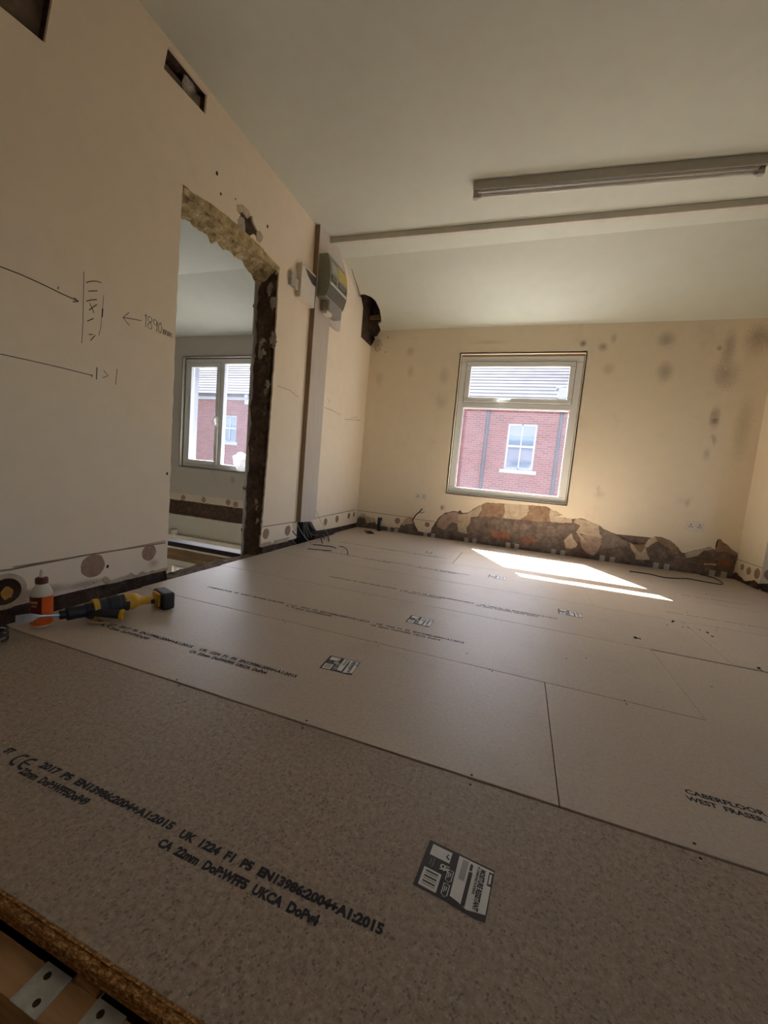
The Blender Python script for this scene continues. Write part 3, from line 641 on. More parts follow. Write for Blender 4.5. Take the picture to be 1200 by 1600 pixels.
bm = bmesh.new(); tube(bm, [on_pl((0, 0, EAVE), ln, *q) + Vector((0.004, 0, -0.003)) for q in px('95,210 130,340 175,460 215,590 232,660', 540, 400, 10.66)], [.002, .004, .006, .009, .012, .014], 6, n=1); obj('split_bead', bm, M_render, ce)
# rubble in the broken corner
rough_strip('broken_corner', lambda u, v: (-0.02 + 0.24 * v, 0.016 - 0.012 * v, 2.16 + 0.20 * u), 20, 16, 0.02, M_mason_d, (0, 1, 0), 51, wb)
bm = bmesh.new(); bmesh.ops.create_icosphere(bm, subdivisions=3, radius=1)
for v in bm.verts: v.co = Vector((v.co.x * .05, v.co.y * .03, v.co.z * .07)) * (1 + .4 * noise.noise(v.co * 2)) + Vector((0.10, -0.0, 2.24))
obj('mortar_lump', bm, M_under, wb)
# cover strip across the ceiling
s0 = Vector((0.0, -1.235, 0)); s1 = Vector((3.9, -1.10, 0)); dv = (s1 - s0); ang = math.atan2(dv.y, dv.x)
tr1 = box('trim_1', (0, SH - 0.01 if False else 5.55, -0.025, 0.025, CEIL - 0.048, CEIL + 0.001), M_trimw, None, 0.004, Matrix.Translation(s0) @ Matrix.Rotation(ang, 4, 'Z')); struct(tr1)

# ------------------------------------------------------------------ below the deck and the outside floors
fl = boxes('floor', [(-4.6, SH + .3, -6.8, 0.3, -3.1, -3.0)], simple('lower_concrete', (0.35, 0.33, 0.30), 0.8, 0.2)); struct(fl)
lc = boxes('ceiling', [(0.0, SH, -6.55, 0.02, -0.27, -0.25)], M_void); struct(lc)  # unseen slab added under the joists to block light

# ------------------------------------------------------------------ chipboard deck: every panel its own thing
rows = {'F': (-4.294, -3.7172, -0.003), 1: (-3.716, -3.117, 0), 2: (-3.116, -2.517, 0), 3: (-2.516, -1.917, 0), 4: (-1.916, -1.317, 0), 5: (-1.316, -0.717, 0), 6: (-0.716, -0.03, 0)}
def panel(row, x0, x1, label, dz=0.0, edge_strip=False):
    y0, y1, z = rows[row]; z += dz; g = 0.0007
    t = thing('chipboard_panel', label, 'floorboard', (x0, y0, z - 0.022), group='chipboard flooring panels')
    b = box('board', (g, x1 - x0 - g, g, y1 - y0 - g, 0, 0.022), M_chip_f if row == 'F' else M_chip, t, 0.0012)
    return t, b
def place(o, t): o.location = -t.location; return o     # parts modelled in room coordinates
P = {}
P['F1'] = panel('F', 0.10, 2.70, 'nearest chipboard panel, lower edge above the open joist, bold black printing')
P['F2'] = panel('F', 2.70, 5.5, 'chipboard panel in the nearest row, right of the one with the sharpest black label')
P['11'] = panel(1, 0.10, 2.098, 'long chipboard panel in the second row, drill and glue bottle on its left end')
P['12'] = panel(1, 2.0985, 4.50, 'chipboard panel in the second row, right of the short dark joint, printed near its end')
P['13'] = panel(1, 4.50, 5.58, 'short chipboard panel ending the second row at the right wall')
P['21'] = panel(2, 0.09, 2.598, 'chipboard panel in the third row with one label near the middle of the floor')
P['22'] = panel(2, 2.60, 5.00, 'greyer chipboard panel in the third row with a clear corner at its left end', -0.003)
P['23'] = panel(2, 5.00, 5.58, 'short chipboard panel ending the third row at the right wall')
P['31'] = panel(3, 0.08, 0.51, 'short chipboard offcut beside the knocked-through opening')
P['32'] = panel(3, 0.51, 2.92, 'chipboard panel in the fourth row, faded printing and a label short of the sunlight')
P['33'] = panel(3, 2.92, 5.58, 'chipboard panel ending the fourth row on the right, dark crumbs scattered on it')
P['41'] = panel(4, 0.075, 2.45, 'chipboard panel in the fifth row by the hanging cables, reaching the thin streak of sun')
P['42'] = panel(4, 2.45, 5.58, 'chipboard panel ending the fifth row, right of the sun patch')
P['51'] = panel(5, 0.07, 1.458, 'short chipboard panel in the sixth row, left of the sunlight')
P['52'] = panel(5, 1.46, 3.86, 'chipboard panel in the sixth row lying under the large sun patch')
P['53'] = panel(5, 3.86, 5.58, 'chipboard panel in the sixth row running to the right wall')
P['61'] = panel(6, 0.03, 2.40, 'chipboard panel along the broken far wall, can and phone on its left end')
P['62'] = panel(6, 2.40, 3.955, 'chipboard panel along the far wall under the right socket, black cable on it')
for k, (t, b) in P.items():
    for o in (t,): pass
del P['62']
# tongue and cut edge of the nearest panel
t, b = P['F1']
pl_ = obj('tongue', B(bmesh.new(), 0.10, 2.70, -4.309, -4.2935, -0.029, -0.0055, bev=0.004), M_chipedge, t); place(pl_, t)
pl_ = obj('cut_edge', B(bmesh.new(), 0.10, 2.70, -4.2975, -4.2925, -0.025, -0.0034, bev=0.0005), M_chipedge, t); place(pl_, t)

# printing
def prt(t, lines, size, m, top, bold=0.0, xs=1.0, sp=1.0, x1=None):
    """lines: (text, x, y) baseline at world x,y on the panel"""
    for txt, x, y, wid in lines:
        bm = bmesh.new()
        b2 = text_bm(txt, size, Matrix.Identity(4), bold=bold, space=sp)
        w_ = max(v.co.x for v in b2.verts); b2.free()
        text_bm(txt, size, Matrix.Translation((x, y, top + 0.0004)), bm, bold=bold, xs=wid / w_, space=sp)
        place(obj('printed_line', bm, m, t), t)
def ce_mark(bm, x, y, h, z):
    for k in (0, 1):
        cx = x + h * 0.5 + k * h * 0.95; pts = []
        for i in range(13):
            a = math.radians(70 + 220 * i / 12); pts.append((cx + math.cos(a) * h * .5, y + h * .5 + math.sin(a) * h * .5, z))
        for (p, q) in zip(pts[:-1], pts[1:]):
            d = Vector(q) - Vector(p); n_ = Vector((-d.y, d.x, 0)).normalized() * h * 0.10
            bm.faces.new([bm.verts.new(Vector(v)) for v in (Vector(p) - n_, Vector(q) - n_, Vector(q) + n_, Vector(p) + n_)])
        if k: 
            B(bm, cx - h * .45, cx + h * .2, y + h * .44, y + h * .56, z - .0001, z)
t, b = P['F1']; zt = -0.003
prt(t, [('ST', 0.868, -4.112, 0.022), ('2017  P5  EN13986:2004+A1:2015', 0.985, -4.108, 0.385), ('UK  1224  F1  P5  EN13986:2004+A1:2015', 1.392, -4.112, 0.415), ('22mm  DoP:WFF5DoP49', 0.968, -4.136, 0.205),
        ('CA  22mm  DoP:WFF5  UKCA  DoPv4', 1.372, -4.141, 0.335)], 0.0215, M_ink, zt, bold=0.0013)
bm = bmesh.new(); ce_mark(bm, 0.915, -4.128, 0.030, zt + .0004); place(obj('conformity_mark', bm, M_ink, t), t)
def row_print(key, y, x_ce, x_end, m, lead=None, size=0.024, bold=.0012):
    t, b = P[key]; s = (x_end - x_ce) / 0.885
    L = [('2017  P5  EN13986:2004+A1:2015', x_ce + .07 * s, y, 0.37 * s), ('UK  1224  F1  P5  EN13986:2004+A1:2015', x_ce + .475 * s, y, 0.41 * s),
         ('22mm  DoP:WFF5DoP49', x_ce + .055 * s, y - .028, 0.20 * s), ('CA  22mm  DoP:WFF5  UKCA  DoPv4', x_ce + .455 * s, y - .028, 0.33 * s)]
    if lead: L += [('CABERFLOOR  P5  WEST FRASER EUROPE', lead, y, x_ce - lead - .03)]
    prt(t, L, size, m, 0.0, bold)
    bm = bmesh.new(); ce_mark(bm, x_ce, y - .02, 0.030, .0004); place(obj('conformity_mark', bm, m, t), t)
row_print('11', -3.520, 0.385, 1.285, M_ink, lead=0.30)
row_print('21', -2.928, 0.875, 1.775, M_ink2, lead=0.35)
row_print('32', -2.325, 1.30, 2.205, M_ink2, lead=0.80)
t, b = P['12']; prt(t, [('CABERFLOOR  P5', 2.402, -3.535, 0.20), ('WEST  FRASER  EUROPE', 2.398, -3.560, 0.25)], 0.022, M_ink, 0.0, .0008)
row_print('41', -1.64, 0.76, 1.64, M_ink2, lead=0.38)
row_print('51', -1.145, 0.70, 1.38, M_ink2, lead=0.32)
def at_px(key, txts, m=M_ink2, size=.022):
    t, b = P[key]; L = []
    for txt, q, wid in txts: p = on(2, 0, *q); L.append((txt, p.x, p.y, wid))
    prt(t, L, size, m, 0.0, .0005)
at_px('42', [('22mm  DoP:WFF5  UKCA  EN13986:2004', (1040, 956), 0.65)])
at_px('53', [('EN13986:2004  P5', (1065, 929), .01)]) if False else None
at_px('52', [('P5  EN13986:2004', (1066, 930), 0.40)])

# product labels: black ground, white panels, bars and small lettering
def label(key, cx, cy, ux=0.127, vy=0.100, rot=0.0, top=0.0, faded=False, wob=True, full=True):
    t, b = P[key]; bm = bmesh.new(); Z = 0.0
    def pt(s, tt, z): return Vector(((s - .5) * ux, (.5 - tt) * vy, z))
    def poly(L, z, mi): 
        bm.faces.new([bm.verts.new(pt(s, tt, z)) for s, tt in L]).material_index = mi
    def rc(s0, t0, s1, t1, z, mi): poly([(s0, t0), (s0, t1), (s1, t1), (s1, t0)], z, mi)
    poly([(0, 0), (0, 1), (.5, 1.0), (.86, 1.03), (1, 1.0), (1, 0)], .0006, 0)
    poly([(.48, .04), (.5, .87), (.62, .90), (.74, .955), (.985, .88), (.985, .22), (.99, .04)], .0009, 1)
    rc(.07, .06, .375, .30, .0009, 1); rc(.06, .58, .32, .95, .0009, 1)
    for i in range(6): rc(.10, .62 + i * .052, .28, .62 + i * .052 + (.02 if i % 2 else .032), .0012, 2 if i % 2 else 0)
    rc(.66, .26, .715, .93, .0012, 0); rc(.66, .10, .70, .24, .0012, 0)
    rc(.545, .08, .63, .50, .0011, 2); rc(.545, .54, .60, .82, .0011, 2) if False else None
    rc(.93, .08, 1.0, .36, .0012, 0); rc(.945, .12, .975, .32, .0014, 1)
    def ln_(s0, t0, s1, t1, w_=.012, mi=1):
        rc(min(s0, s1) - w_ / 2, min(t0, t1) - w_ / 2, max(s0, s1) + w_ / 2, max(t0, t1) + w_ / 2, .0011, mi)
    for t0 in (.42, .70):
        ln_(.385, t0, .385, t0 + .2); ln_(.385, t0, .465, t0); ln_(.465, t0, .465, t0 + .2); 
        poly([(.38, t0 + .2), (.425, t0 + .245), (.47, t0 + .2), (.46, t0 + .2), (.425, t0 + .235), (.392, t0 + .2)], .0011, 1)
        ln_(.41, t0 + .05, .41, t0 + .15); ln_(.435, t0 + .05, .435, t0 + .12)
    ln_(.16, .33, .16, .52, .008, 2); ln_(.12, .36, .12, .5, .008, 2)
    poly([(.33, .12), (.30, .2), (.35, .25), (.365, .2), (.35, .21), (.325, .19), (.34, .13)], .0012, 0)
    # lettering reads downwards, tops to the right
    def txt(s_, sx, tx, size, wid, mi):
        b2 = text_bm(s_, size, Matrix.Identity(4), bold=size * .03); w_ = max(v.co.x for v in b2.verts); b2.free()
        text_bm(s_, size, Matrix.Translation(pt(sx, tx, .0013)) @ Matrix.Rotation(math.radians(-90), 4, 'Z'), bm, mi, bold=size * .05, xs=wid * vy / w_)
    txt('MOISTURE RESISTANT', .815, .10, .0125, .80, 0)
    txt('P5 CHIPBOARD FLOORING', .765, .08, .006, .56, 0)
    txt('UK', .325, .37, .013, .13, 1); txt('CA', .27, .37, .013, .13, 1) if full else None
    txt('tongue and groove', .72, .08, .0001, .01, 0) if False else None
    mats = [M_lab_b, M_lab_w, M_lab_g]
    if faded: mats = [M_lab_g if faded == 2 else M_lab_b, M_lab_w, M_lab_g]
    o = obj('product_label', bm, mats, t)
    o.location = Vector((cx, cy, top)) - t.location; o.rotation_euler = (0, 0, rot); return o
def lab_px(key, tl, tr, br, bl, top=0.0, **k):
    q = [on(2, top, *p) for p in (tl, tr, br, bl)]; c = sum(q, Vector()) / 4
    ux = ((q[1] - q[0]).length + (q[2] - q[3]).length) / 2; vy = ((q[3] - q[0]).length + (q[2] - q[1]).length) / 2
    d = (q[1] - q[0]) + (q[2] - q[3]); return label(key, c.x, c.y, ux, vy, math.atan2(d.y, d.x), top, **k)
lab_px('F1', (672, 1312), (774, 1362), (757, 1442), (645, 1382), -0.003)
lab_px('11', (516, 1025), (564, 1034), (549, 1056), (499, 1043))
lab_px('21', (642, 961), (679, 969), (670, 980), (634, 972))
label('32', 2.285, -2.165, .127, .10, -.05); label('41', 1.84, -1.555, .127, .10, -.05); label('51', 1.215, -1.00, .127, .10, -.05)
label('61', 1.83, -0.37, .12, .09, 0.0, faded=2); label('53', 3.90, -1.03, .127, .1, -.05) if False else label('42', 3.70, -1.33, .127, .1, -.05)

# screws holding the panels, where the photo shows them
def near_panel(x, y):
    for k, (t, b) in P.items():
        y0, y1, z = rows['F' if k[0] == 'F' else int(k[0])]
        L_ = t.location.x; R2 = L_ + max(v.co.x for v in b.data.vertices)
        if y0 <= y <= y1 and L_ <= x <= R2: return k, z
    return None, 0
scr = px('276,1062 280,1070 479,1126 473,1136 737,1211 735,1224 1085,1318 1095,1339 443,969 446,973 588,1003 591,1009 765,1046 769,1049 976,1095 979,1100 1187,1043 1112,1073 1000,999 730,1021 916,1028 885,1029 775,967 728,930 643,941 453,913 12,1397 157,1495')
for q in scr:
    p = on(2, 0, *q); k, z = near_panel(p.x, p.y)
    if not k: continue
    t, b = P[k]; bm = bmesh.new(); lathe(bm, [(0.0004, .0005), (0.0028, .0005), (0.0032, .0002), (0.0033, 0)][::-1], seg=12)
    o = obj('screw', bm, M_crack, t); o.location = Vector((p.x, p.y, z)) - t.location

# crumbs of plaster and chippings on the boards
crumbs = px('1090,983 1094,985 1105,989 1075,981 1120,985 1050,972 1122,981 1113,995 1003,1007 1052,971 1074,957 1104,929 1043,977 1186,1045 1067,980 1000,998 1189,1047 993,997')
for i, q in enumerate(crumbs):
    p = on(2, 0, *q); r = 0.003 + 0.006 * random.random(); bm = bmesh.new(); bmesh.ops.create_icosphere(bm, subdivisions=2, radius=r)
    for v in bm.verts:
        v.co *= 1 + 0.6 * noise.noise(v.co * 120 + Vector((i, 0, 0))); v.co.z *= 0.4
    zmin = min(v.co.z for v in bm.verts)
    for v in bm.verts: v.co.z -= zmin
    o = obj('plaster_crumb', bm, M_crack if i % 4 else M_under); o.location = (p.x, p.y, 0.0)
    tag(o, 'small dark crumb of rubble on the boards right of the sun patch' if i % 4 else 'tiny pale crumb of plaster on the boards right of the sun patch', 'crumb', 'dark crumbs of rubble on the floor' if i % 4 else 'pale crumbs of plaster on the floor')

# ------------------------------------------------------------------ joists, header and hangers
def strap_pair(xc, y, zt, m, label_, nearest=False, group=None):
    t = thing('joist_hanger', label_, 'bracket', (xc, y, 0), group=group)
    for sx in (-1, 1):
        bm = bmesh.new(); a = 0.047 if not nearest else 0.053; hw = 0.024 if not nearest else 0.026
        if nearest:
            B(bm, sx * a - hw, sx * a + hw, -0.0235, 0.0235, zt, zt + 0.002, bev=.0004); B(bm, sx * a - hw, sx * a + hw, 0.021, 0.0235, zt - .05, zt + .001)
        else:
            B(bm, sx * a - hw, sx * a + hw, -0.002, 0.0, -0.02, zt, bev=.0004)
        B(bm, sx * (a - hw) - .001, sx * (a - hw) + .001, *((0.0235, 0.06) if nearest else (-0.05, 0.0)), -0.20, zt if nearest else -0.024)
        f = obj('flange', bm, m, t)
        if nearest:
            for hx, hy in ((-.008, .012), (.010, -.012)):
                bm = bmesh.new(); lathe(bm, [(0.0048, 0), (0.0048, .0006)], seg=14); h = obj('nail_hole', bm, M_crack, f); h.location = (sx * a + hx, hy, zt + .0016)
    return t
hang = [(0.487, .042), (0.955, .040), (1.447, .042), (1.917, .050), (2.396, .045), (2.875, .048), (3.365, .050), (3.841, .050)]
posn = ['leftmost galvanised hanger at the foot of the far wall, right of the dark can', 'galvanised hanger at the far wall below the loose cable stub', 'dull galvanised hanger at the far wall under the window, left end of the brick patch', 'bright galvanised hanger at the far wall under the middle of the window',
        'bright galvanised hanger at the far wall under the right side of the window', 'galvanised hanger at the far wall just right of the curling pink plaster', 'galvanised hanger at the far wall under the peeling plaster, by the cable', 'rightmost galvanised hanger at the far wall, below the right socket']
for (x, zt), lb in zip(hang, posn): strap_pair(x, 0.020, zt, M_galv_l, lb, group='joist hangers along the far wall')
strap_pair(1.436, -4.3335, -0.0385, M_galv, 'galvanised hanger wrapped over the timber at the bottom left corner', True)
hb = box('header_beam', (0.0, 5.58, -4.356, -4.311, -0.24, -0.0385), M_joist, None, .002); tag(hb, 'pale timber beam under the front edge of the chipboard', 'beam')
for i, x in enumerate([1.436]):
    o = box('joist', (x - .021, x + .021, -4.3105 if abs(x - 1.436) > .001 else -4.3105, 0.018, -0.245, -0.0345), M_joist); tag(o, 'softwood joist held between the two hanger flanges at the bottom left', 'joist')
# timber and a plain black block across the void in the other room
o = box('timber_bearer', (-4.38, -0.19, -2.02, -1.96, -0.20, -0.10), M_oldwood, None, .003); tag(o, 'old yellow-brown timber spanning the void in the other room', 'beam')
o = box('black_band', (-4.38, -0.19, -1.86, -1.72, -0.24, -0.09), M_black, None, .005); tag(o, 'black band spanning the void behind the old brown timber', 'beam')

# ------------------------------------------------------------------ electrics on the left wall
t = thing('backboard', 'tall grey board fixed on the left wall, behind the fuse box', 'board', (0, -1.29, 0.19))
o = obj('board', B(bmesh.new(), 0.0, 0.045, -1.45, -1.165, 0.192, CEIL - .004, bev=.002), [M_board], t); place(o, t)
o = obj('shaded_side', B(bmesh.new(), 0.0, 0.044, -1.4535, -1.4495, 0.192, CEIL - .004), M_boardside, t); place(o, t)  # side face of the board, its shade put into the brown
o = obj('board', slab([(-1.165, 2.08), (-0.93, 2.08), (-0.90, 2.68), (-1.05, CEIL - .004), (-1.165, CEIL - .004)], [], 0, 0.040, 0.0), M_board, t); place(o, t)
t['label'] = 'tall grey board fixed on the left wall, behind the fuse box'
# fuse box (consumer unit)
FX, FY0, FY1 = 0.047, -1.441, -1.09
t = thing('fuse_box', 'grey green fuse box with tinted flap and yellow sticker, on the tall board', 'fuse box', (FX, (FY0 + FY1) / 2, 2.30))
prof = [(0, 2.555), (.085, 2.555), (.105, 2.50), (.118, 2.43), (.122, 2.36), (.118, 2.30), (.10, 2.235), (.085, 2.20), (0, 2.20)]
bm = bmesh.new()
A = [bm.verts.new((FX + a, FY0, z)) for a, z in prof]; Bv = [bm.verts.new((FX + a, FY1, z)) for a, z in prof]
bm.faces.new(A); bm.faces.new(Bv[::-1])
for i in range(len(prof)): bm.faces.new((A[i], Bv[i], Bv[(i + 1) % len(prof)], A[(i + 1) % len(prof)]))
bmesh.ops.recalc_face_normals(bm, faces=bm.faces); place(obj('casing', bm, M_cugrey, t), t)
bm = bmesh.new(); n_ = 8
def fp(z):  # front profile
    for (a, z1), (b, z2) in zip(prof[:-1], prof[1:]):
        if z2 <= z <= z1 and z1 != z2: return a + (b - a) * (z1 - z) / (z1 - z2)
    return .1
def curved(name, y0, y1, z0, z1, off, m, par=None):
    bm = bmesh.new(); n = 6; V = []
    for i in range(n + 1):
        z = z0 + (z1 - z0) * i / n; V.append([bm.verts.new((FX + fp(z) + o2, y, z)) for o2 in (off, off - .004) for y in (y0, y1)])
    for i in range(n):
        bm.faces.new((V[i][0], V[i][1], V[i + 1][1], V[i + 1][0])); bm.faces.new((V[i][0], V[i + 1][0], V[i + 1][2], V[i][2])); bm.faces.new((V[i][1], V[i][3], V[i + 1][3], V[i + 1][1]))
    bm.faces.new((V[0][0], V[0][2], V[0][3], V[0][1])); bm.faces.new((V[n][0], V[n][1], V[n][3], V[n][2]))
    return place(obj(name, bm, m, par or t), t)
flap = curved('flap', FY0 + .012, FY1 - .010, 2.315, 2.525, .003, simple('smoky_flap', (0.30, 0.28, 0.22), 0.25, 0.5))
curved('sticker', FY0 + .15, FY1 - .012, 2.405, 2.515, .0045, M_sticker)
curved('sticker', FY0 + .03, FY0 + .14, 2.41, 2.50, .0045, simple('grey_sticker', (0.36, 0.35, 0.31), 0.5))
curved('breaker_window', FY0 + .018, FY0 + .125, 2.335, 2.385, .0047, M_black); curved('breaker_window', FY0 + .16, FY1 - .03, 2.335, 2.385, .0047, M_black)
for i in range(4): curved('breaker', FY0 + .03 + i * .024, FY0 + .045 + i * .024, 2.345, 2.375, .008, M_cugrey)
for i in range(5): curved('breaker', FY0 + .17 + i * .026, FY0 + .185 + i * .026, 2.345, 2.375, .008, M_cugrey)
curved('trim_line', FY0 + .008, FY1 - .02, 2.306, 2.318, .007, M_tube)
curved('lower_cover', FY0 + .002, FY1 - .002, 2.21, 2.303, .003, M_cutint)
# small lower box hanging under the fuse box
t = thing('isolator_box', 'small grey box with a white end hanging under the fuse box', 'junction box', (FX, -1.2, 2.15))
place(obj('casing', B(bmesh.new(), FX, FX + .085, -1.36, -1.10, 2.115, 2.199, bev=.006), simple('mid_grey_plastic', (0.30, 0.27, 0.24), .5), t), t)
place(obj('gland', B(bmesh.new(), FX + .02, FX + .07, -1.36, -1.26, 2.085, 2.116, bev=.006), M_whitep, t), t)
# white switch enclosure
t = thing('switch_enclosure', 'white enclosure with a dark window, left of the fuse box', 'junction box', (0, -1.58, 2.2))
place(obj('casing', B(bmesh.new(), 0.0, .05, -1.702, -1.47, 2.085, 2.355, bev=.006), M_whitep, t), t)
y_, z_ = -1.702, 2.085
place(obj('dark_window', slab([(-1.655, 2.335), (-1.475, 2.335), (-1.475, 2.262), (-1.53, 2.262), (-1.60, 2.29)], [], 0, .0515, .048), M_cutint, t), t)
place(obj('screw', slab(disc(12, .004, c=(-1.68, 2.34)), [], 0, .0512, .049), M_crack, t), t)
t = thing('junction_box', 'tiny grey junction box left of the white enclosure', 'junction box', (0, -1.78, 2.18))
place(obj('casing', B(bmesh.new(), 0.0, .032, -1.812, -1.74, 2.135, 2.235, bev=.004), simple('light_grey_plastic', (0.46, 0.44, 0.38), .5), t), t)
place(obj('cable_entry', B(bmesh.new(), 0.006, .026, -1.742, -1.700, 2.13, 2.215, bev=.004), M_whitep, t), t)
# loose cables out of the chase
k10 = lambda s: px(s, 440, 780, 10)
t = thing('cable_bundle', 'bundle of loose cut cables spilling from the wall base onto the boards', 'cable', (0.02, -1.25, 0))
def cable(pts, r, m, name='cable'):
    pts = [Vector((p.x, p.y, max(p.z, r + .001))) if p.x > .065 else p for p in map(Vector, pts)]
    o = obj(name, tube(bmesh.new(), pts, r, 8), m, t, True); return place(o, t)
def kp(s, x): p = on(0, x, *k10(s)[0]); return p
def kf(s, z=.004): p = on(2, z, *k10(s)[0]); return p
for a, b_, c_ in (('330,340', '380,470', '420,600'), ('360,335', '400,440', '470,600'), ('400,340', '470,430', '520,490'), ('430,345', '500,440', '560,530'), ('345,345', '350,500', '370,610'), ('380,340', '430,500', '480,560')):
    cable([kp(a, -0.01), kp(b_, 0.02), kp(c_, 0.05)], .0055, M_cable)
cable([kp('460,520', .02), kp('560,520', .06), kp('610,600', .08), kf('635,690')], .0045, M_cable_d)
cable([kp('470,510', .02), kp('650,500', .08), kp('720,560', .10), kf('742,655')], .0045, M_cable_d)
cable([kp('470,530', .02), kp('600,540', .06), kp('640,580', .08), kf('662,620')], .004, M_cable_d)
cable([kp('480,560', .02), kp('560,560', .05), kp('640,560', .06), kp('700,575', .08)], .005, M_cable)
cable([kf('490,712'), kf('600,718'), kf('700,735')], .004, M_cable_d); cable([kf('700,730'), kf('790,745'), kf('850,768')], .004, M_cable_d)
cable([kf('400,773'), kf('560,788'), kf('780,803')], .003, M_cable_d)
cable([kf('905,735'), kf('980,755'), kf('1030,800'), kf('1035,858')], .004, M_cable)
cable([kp('170,490', .03), kp('210,550', .05), kp('270,592', .06)], .005, M_cable_d)
cable([kp('530,150', .002), kp('580,270', .01), kp('640,400', .03), kp('700,500', .05), kp('730,570', .07)], .0022, M_cable_l)
cable([kp('290,480', .02), kp('350,570', .05), kf('450,690'), kf('470,710')], .003, M_cable_l)
cable([kp('180,360', .002), kp('190,450', .01), kp('215,490', .02)], .0018, M_cable); cable([kp('245,360', .002), kp('240,430', .01), kp('220,500', .02)], .0018, M_cable_l)
cable([kp('215,350', .002), kp('260,420', .02), kp('290,480', .03)], .0018, M_cable_l)
cable([kp('190,600', .02), kp('180,650', .03), kf('240,715')], .002, M_cable_l)
# sockets on the far wall
def socket(x, z, label_, tilt=0.0):
    t = thing('double_socket', label_, 'socket', (x, 0, z), group='sockets on the far wall')
    box('faceplate', (0, .146, -.009, 0.0, -.086, 0), M_whitep, t, .003)
    for cx in (.036, .110):
        bm = bmesh.new()
        for a, b_, w_, h_ in ((0, -.028, .0035, .009), (-.011, -.05, .008, .0028), (.011, -.05, .008, .0028)): B(bm, cx + a - w_, cx + a + w_, -.0096, -.0088, b_ - h_, b_ + h_)
        obj('pin_slot', bm, M_crack, t)
        s_ = .020 if cx < .07 else -.020
        box('rocker', (cx + s_ - .007, cx + s_ + .007, -.0125, -.0088, -.036, -.014), M_whitep, t, .001)
    for cx in (.013, .133):
        bm = bmesh.new(); lathe(bm, [(.003, 0), (.003, .0008)], Matrix.Translation((cx, -.0088, -.043)) @ Matrix.Rotation(math.radians(90), 4, 'X'), 10); obj('fixing_screw', bm, M_steel, t)
    t.rotation_euler = (0, tilt, 0); return t
socket(0.7395, 0.5104, 'white double socket left of the window, above the loose cable stub')
socket(3.5099, 0.5035, 'white double socket right of the window, above the peeling plaster')
# stub of cable from the wall
pa = XZ(px('90,1270', 640, 750, 20))[0]
t_c = obj('cable_stub', tube(bmesh.new(), [(pa[0], .01, pa[1]), *(Vector((a, -.03 - .02 * i, b)) for i, (a, b) in enumerate(XZ(px('140,1170 220,1070 320,1000 425,890', 640, 750, 20), -.04)))], .0065, 8), M_cable_d, None, True)
tag(t_c, 'dark forked cable stub poking out of the far wall left of the window', 'cable')
o = obj('cable_core', tube(bmesh.new(), [Vector((a, -.075 - .01 * i, b)) for i, (a, b) in enumerate(XZ(px('310,1010 390,1025 475,985', 640, 750, 20), -.07))], .004, 8), M_cable, t_c, True)
# black cable lying on the floor at the right
cp = [on(2, .005, *q) for q in px('-100,555 80,580 220,612 350,622 430,622 560,645 700,670 770,678 760,655 700,620 620,598 560,585', 1000, 800, 6)]
o = obj('floor_cable', tube(bmesh.new(), cp, .0045, 8), M_cable_d, None, True); tag(o, 'thin black cable looped on the floor at the foot of the far wall', 'cable')

# ------------------------------------------------------------------ strip light on the ceiling
l0 = Vector((1.375, -1.660, 0)); l1 = Vector((3.09, -1.535, 0)); ang = math.atan2((l1 - l0).y, (l1 - l0).x); LN = (l1 - l0).length
t = thing('strip_light', 'unlit fluorescent strip light fixed to the flat ceiling', 'ceiling light', (l0.x, l0.y, CEIL), ang)
bm = bmesh.new(); prof = [(-.035, 0), (-.035, -.012), (-.030, -.058), (.030, -.058), (.035, -.012), (.035, 0)]
A = [bm.verts.new((0, a, z)) for a, z in prof]; Bv = [bm.verts.new((LN, a, z)) for a, z in prof]
bm.faces.new(A); bm.faces.new(Bv[::-1])
for i in range(6): bm.faces.new((A[i], Bv[i], Bv[(i + 1) % 6], A[(i + 1) % 6]))
bmesh.ops.recalc_face_normals(bm, faces=bm.faces); obj('batten', bm, M_lamp, t)
for x0 in (0.002, LN - .034):
    bm = bmesh.new(); B(bm, x0, x0 + .030, -.016, .016, -.102, -.056, bev=.004); obj('lamp_holder', bm, simple('lampholder_plastic', (0.40, 0.36, 0.30), .5), t)
bm = bmesh.new(); tube(bm, [(.034, 0, -.084), (LN - .034, 0, -.084)], .0145, 16); obj('tube', bm, M_tube, t, True)
for x0, x1 in ((.032, .058), (LN - .058, LN - .032)):
    bm = bmesh.new(); tube(bm, [(x0, 0, -.084), (x1, 0, -.084)], .0152, 16); obj('tube_cap', bm, M_steel, t, True)
box('maker_mark', (.14, .165, -.0345, -.0325, -.032, -.018), M_steel, t)

# ------------------------------------------------------------------ things on the floor
# glue bottle
bx_, by_ = 0.208, -3.648
t = thing('glue_bottle', 'cream glue bottle with orange label and brown cap, beside the wall', 'bottle', (bx_, by_, 0))
bm = bmesh.new(); lathe(bm, [(.028, 0), (.034, .003), (.035, .010), (.035, .128), (.0335, .138), (.028, .150), (.019, .165), (.0165, .170), (.0165, .174)], seg=40); obj('body', bm, M_bottle, t, True)
bm = bmesh.new(); R0 = .0356
def wrap(a0, a1, z0, z1, r, mi, bm, n=14):
    V = [[bm.verts.new((r * math.cos(a0 + (a1 - a0) * i / n), r * math.sin(a0 + (a1 - a0) * i / n), z)) for z in (z0, z1)] for i in range(n + 1)]
    for i in range(n): bm.faces.new((V[i][0], V[i + 1][0], V[i + 1][1], V[i][1])).material_index = mi
wrap(0, 2 * math.pi, .010, .124, R0, 0, bm, 40)
D2 = math.radians
view = math.atan2(CAM.y - by_, CAM.x - bx_)      # the side turned to the room
wrap(view - D2(100), view + D2(0) , .045, .124, R0 + .0004, 1, bm); wrap(view - D2(70), view - D2(20), .098, .108, R0 + .0008, 2, bm)
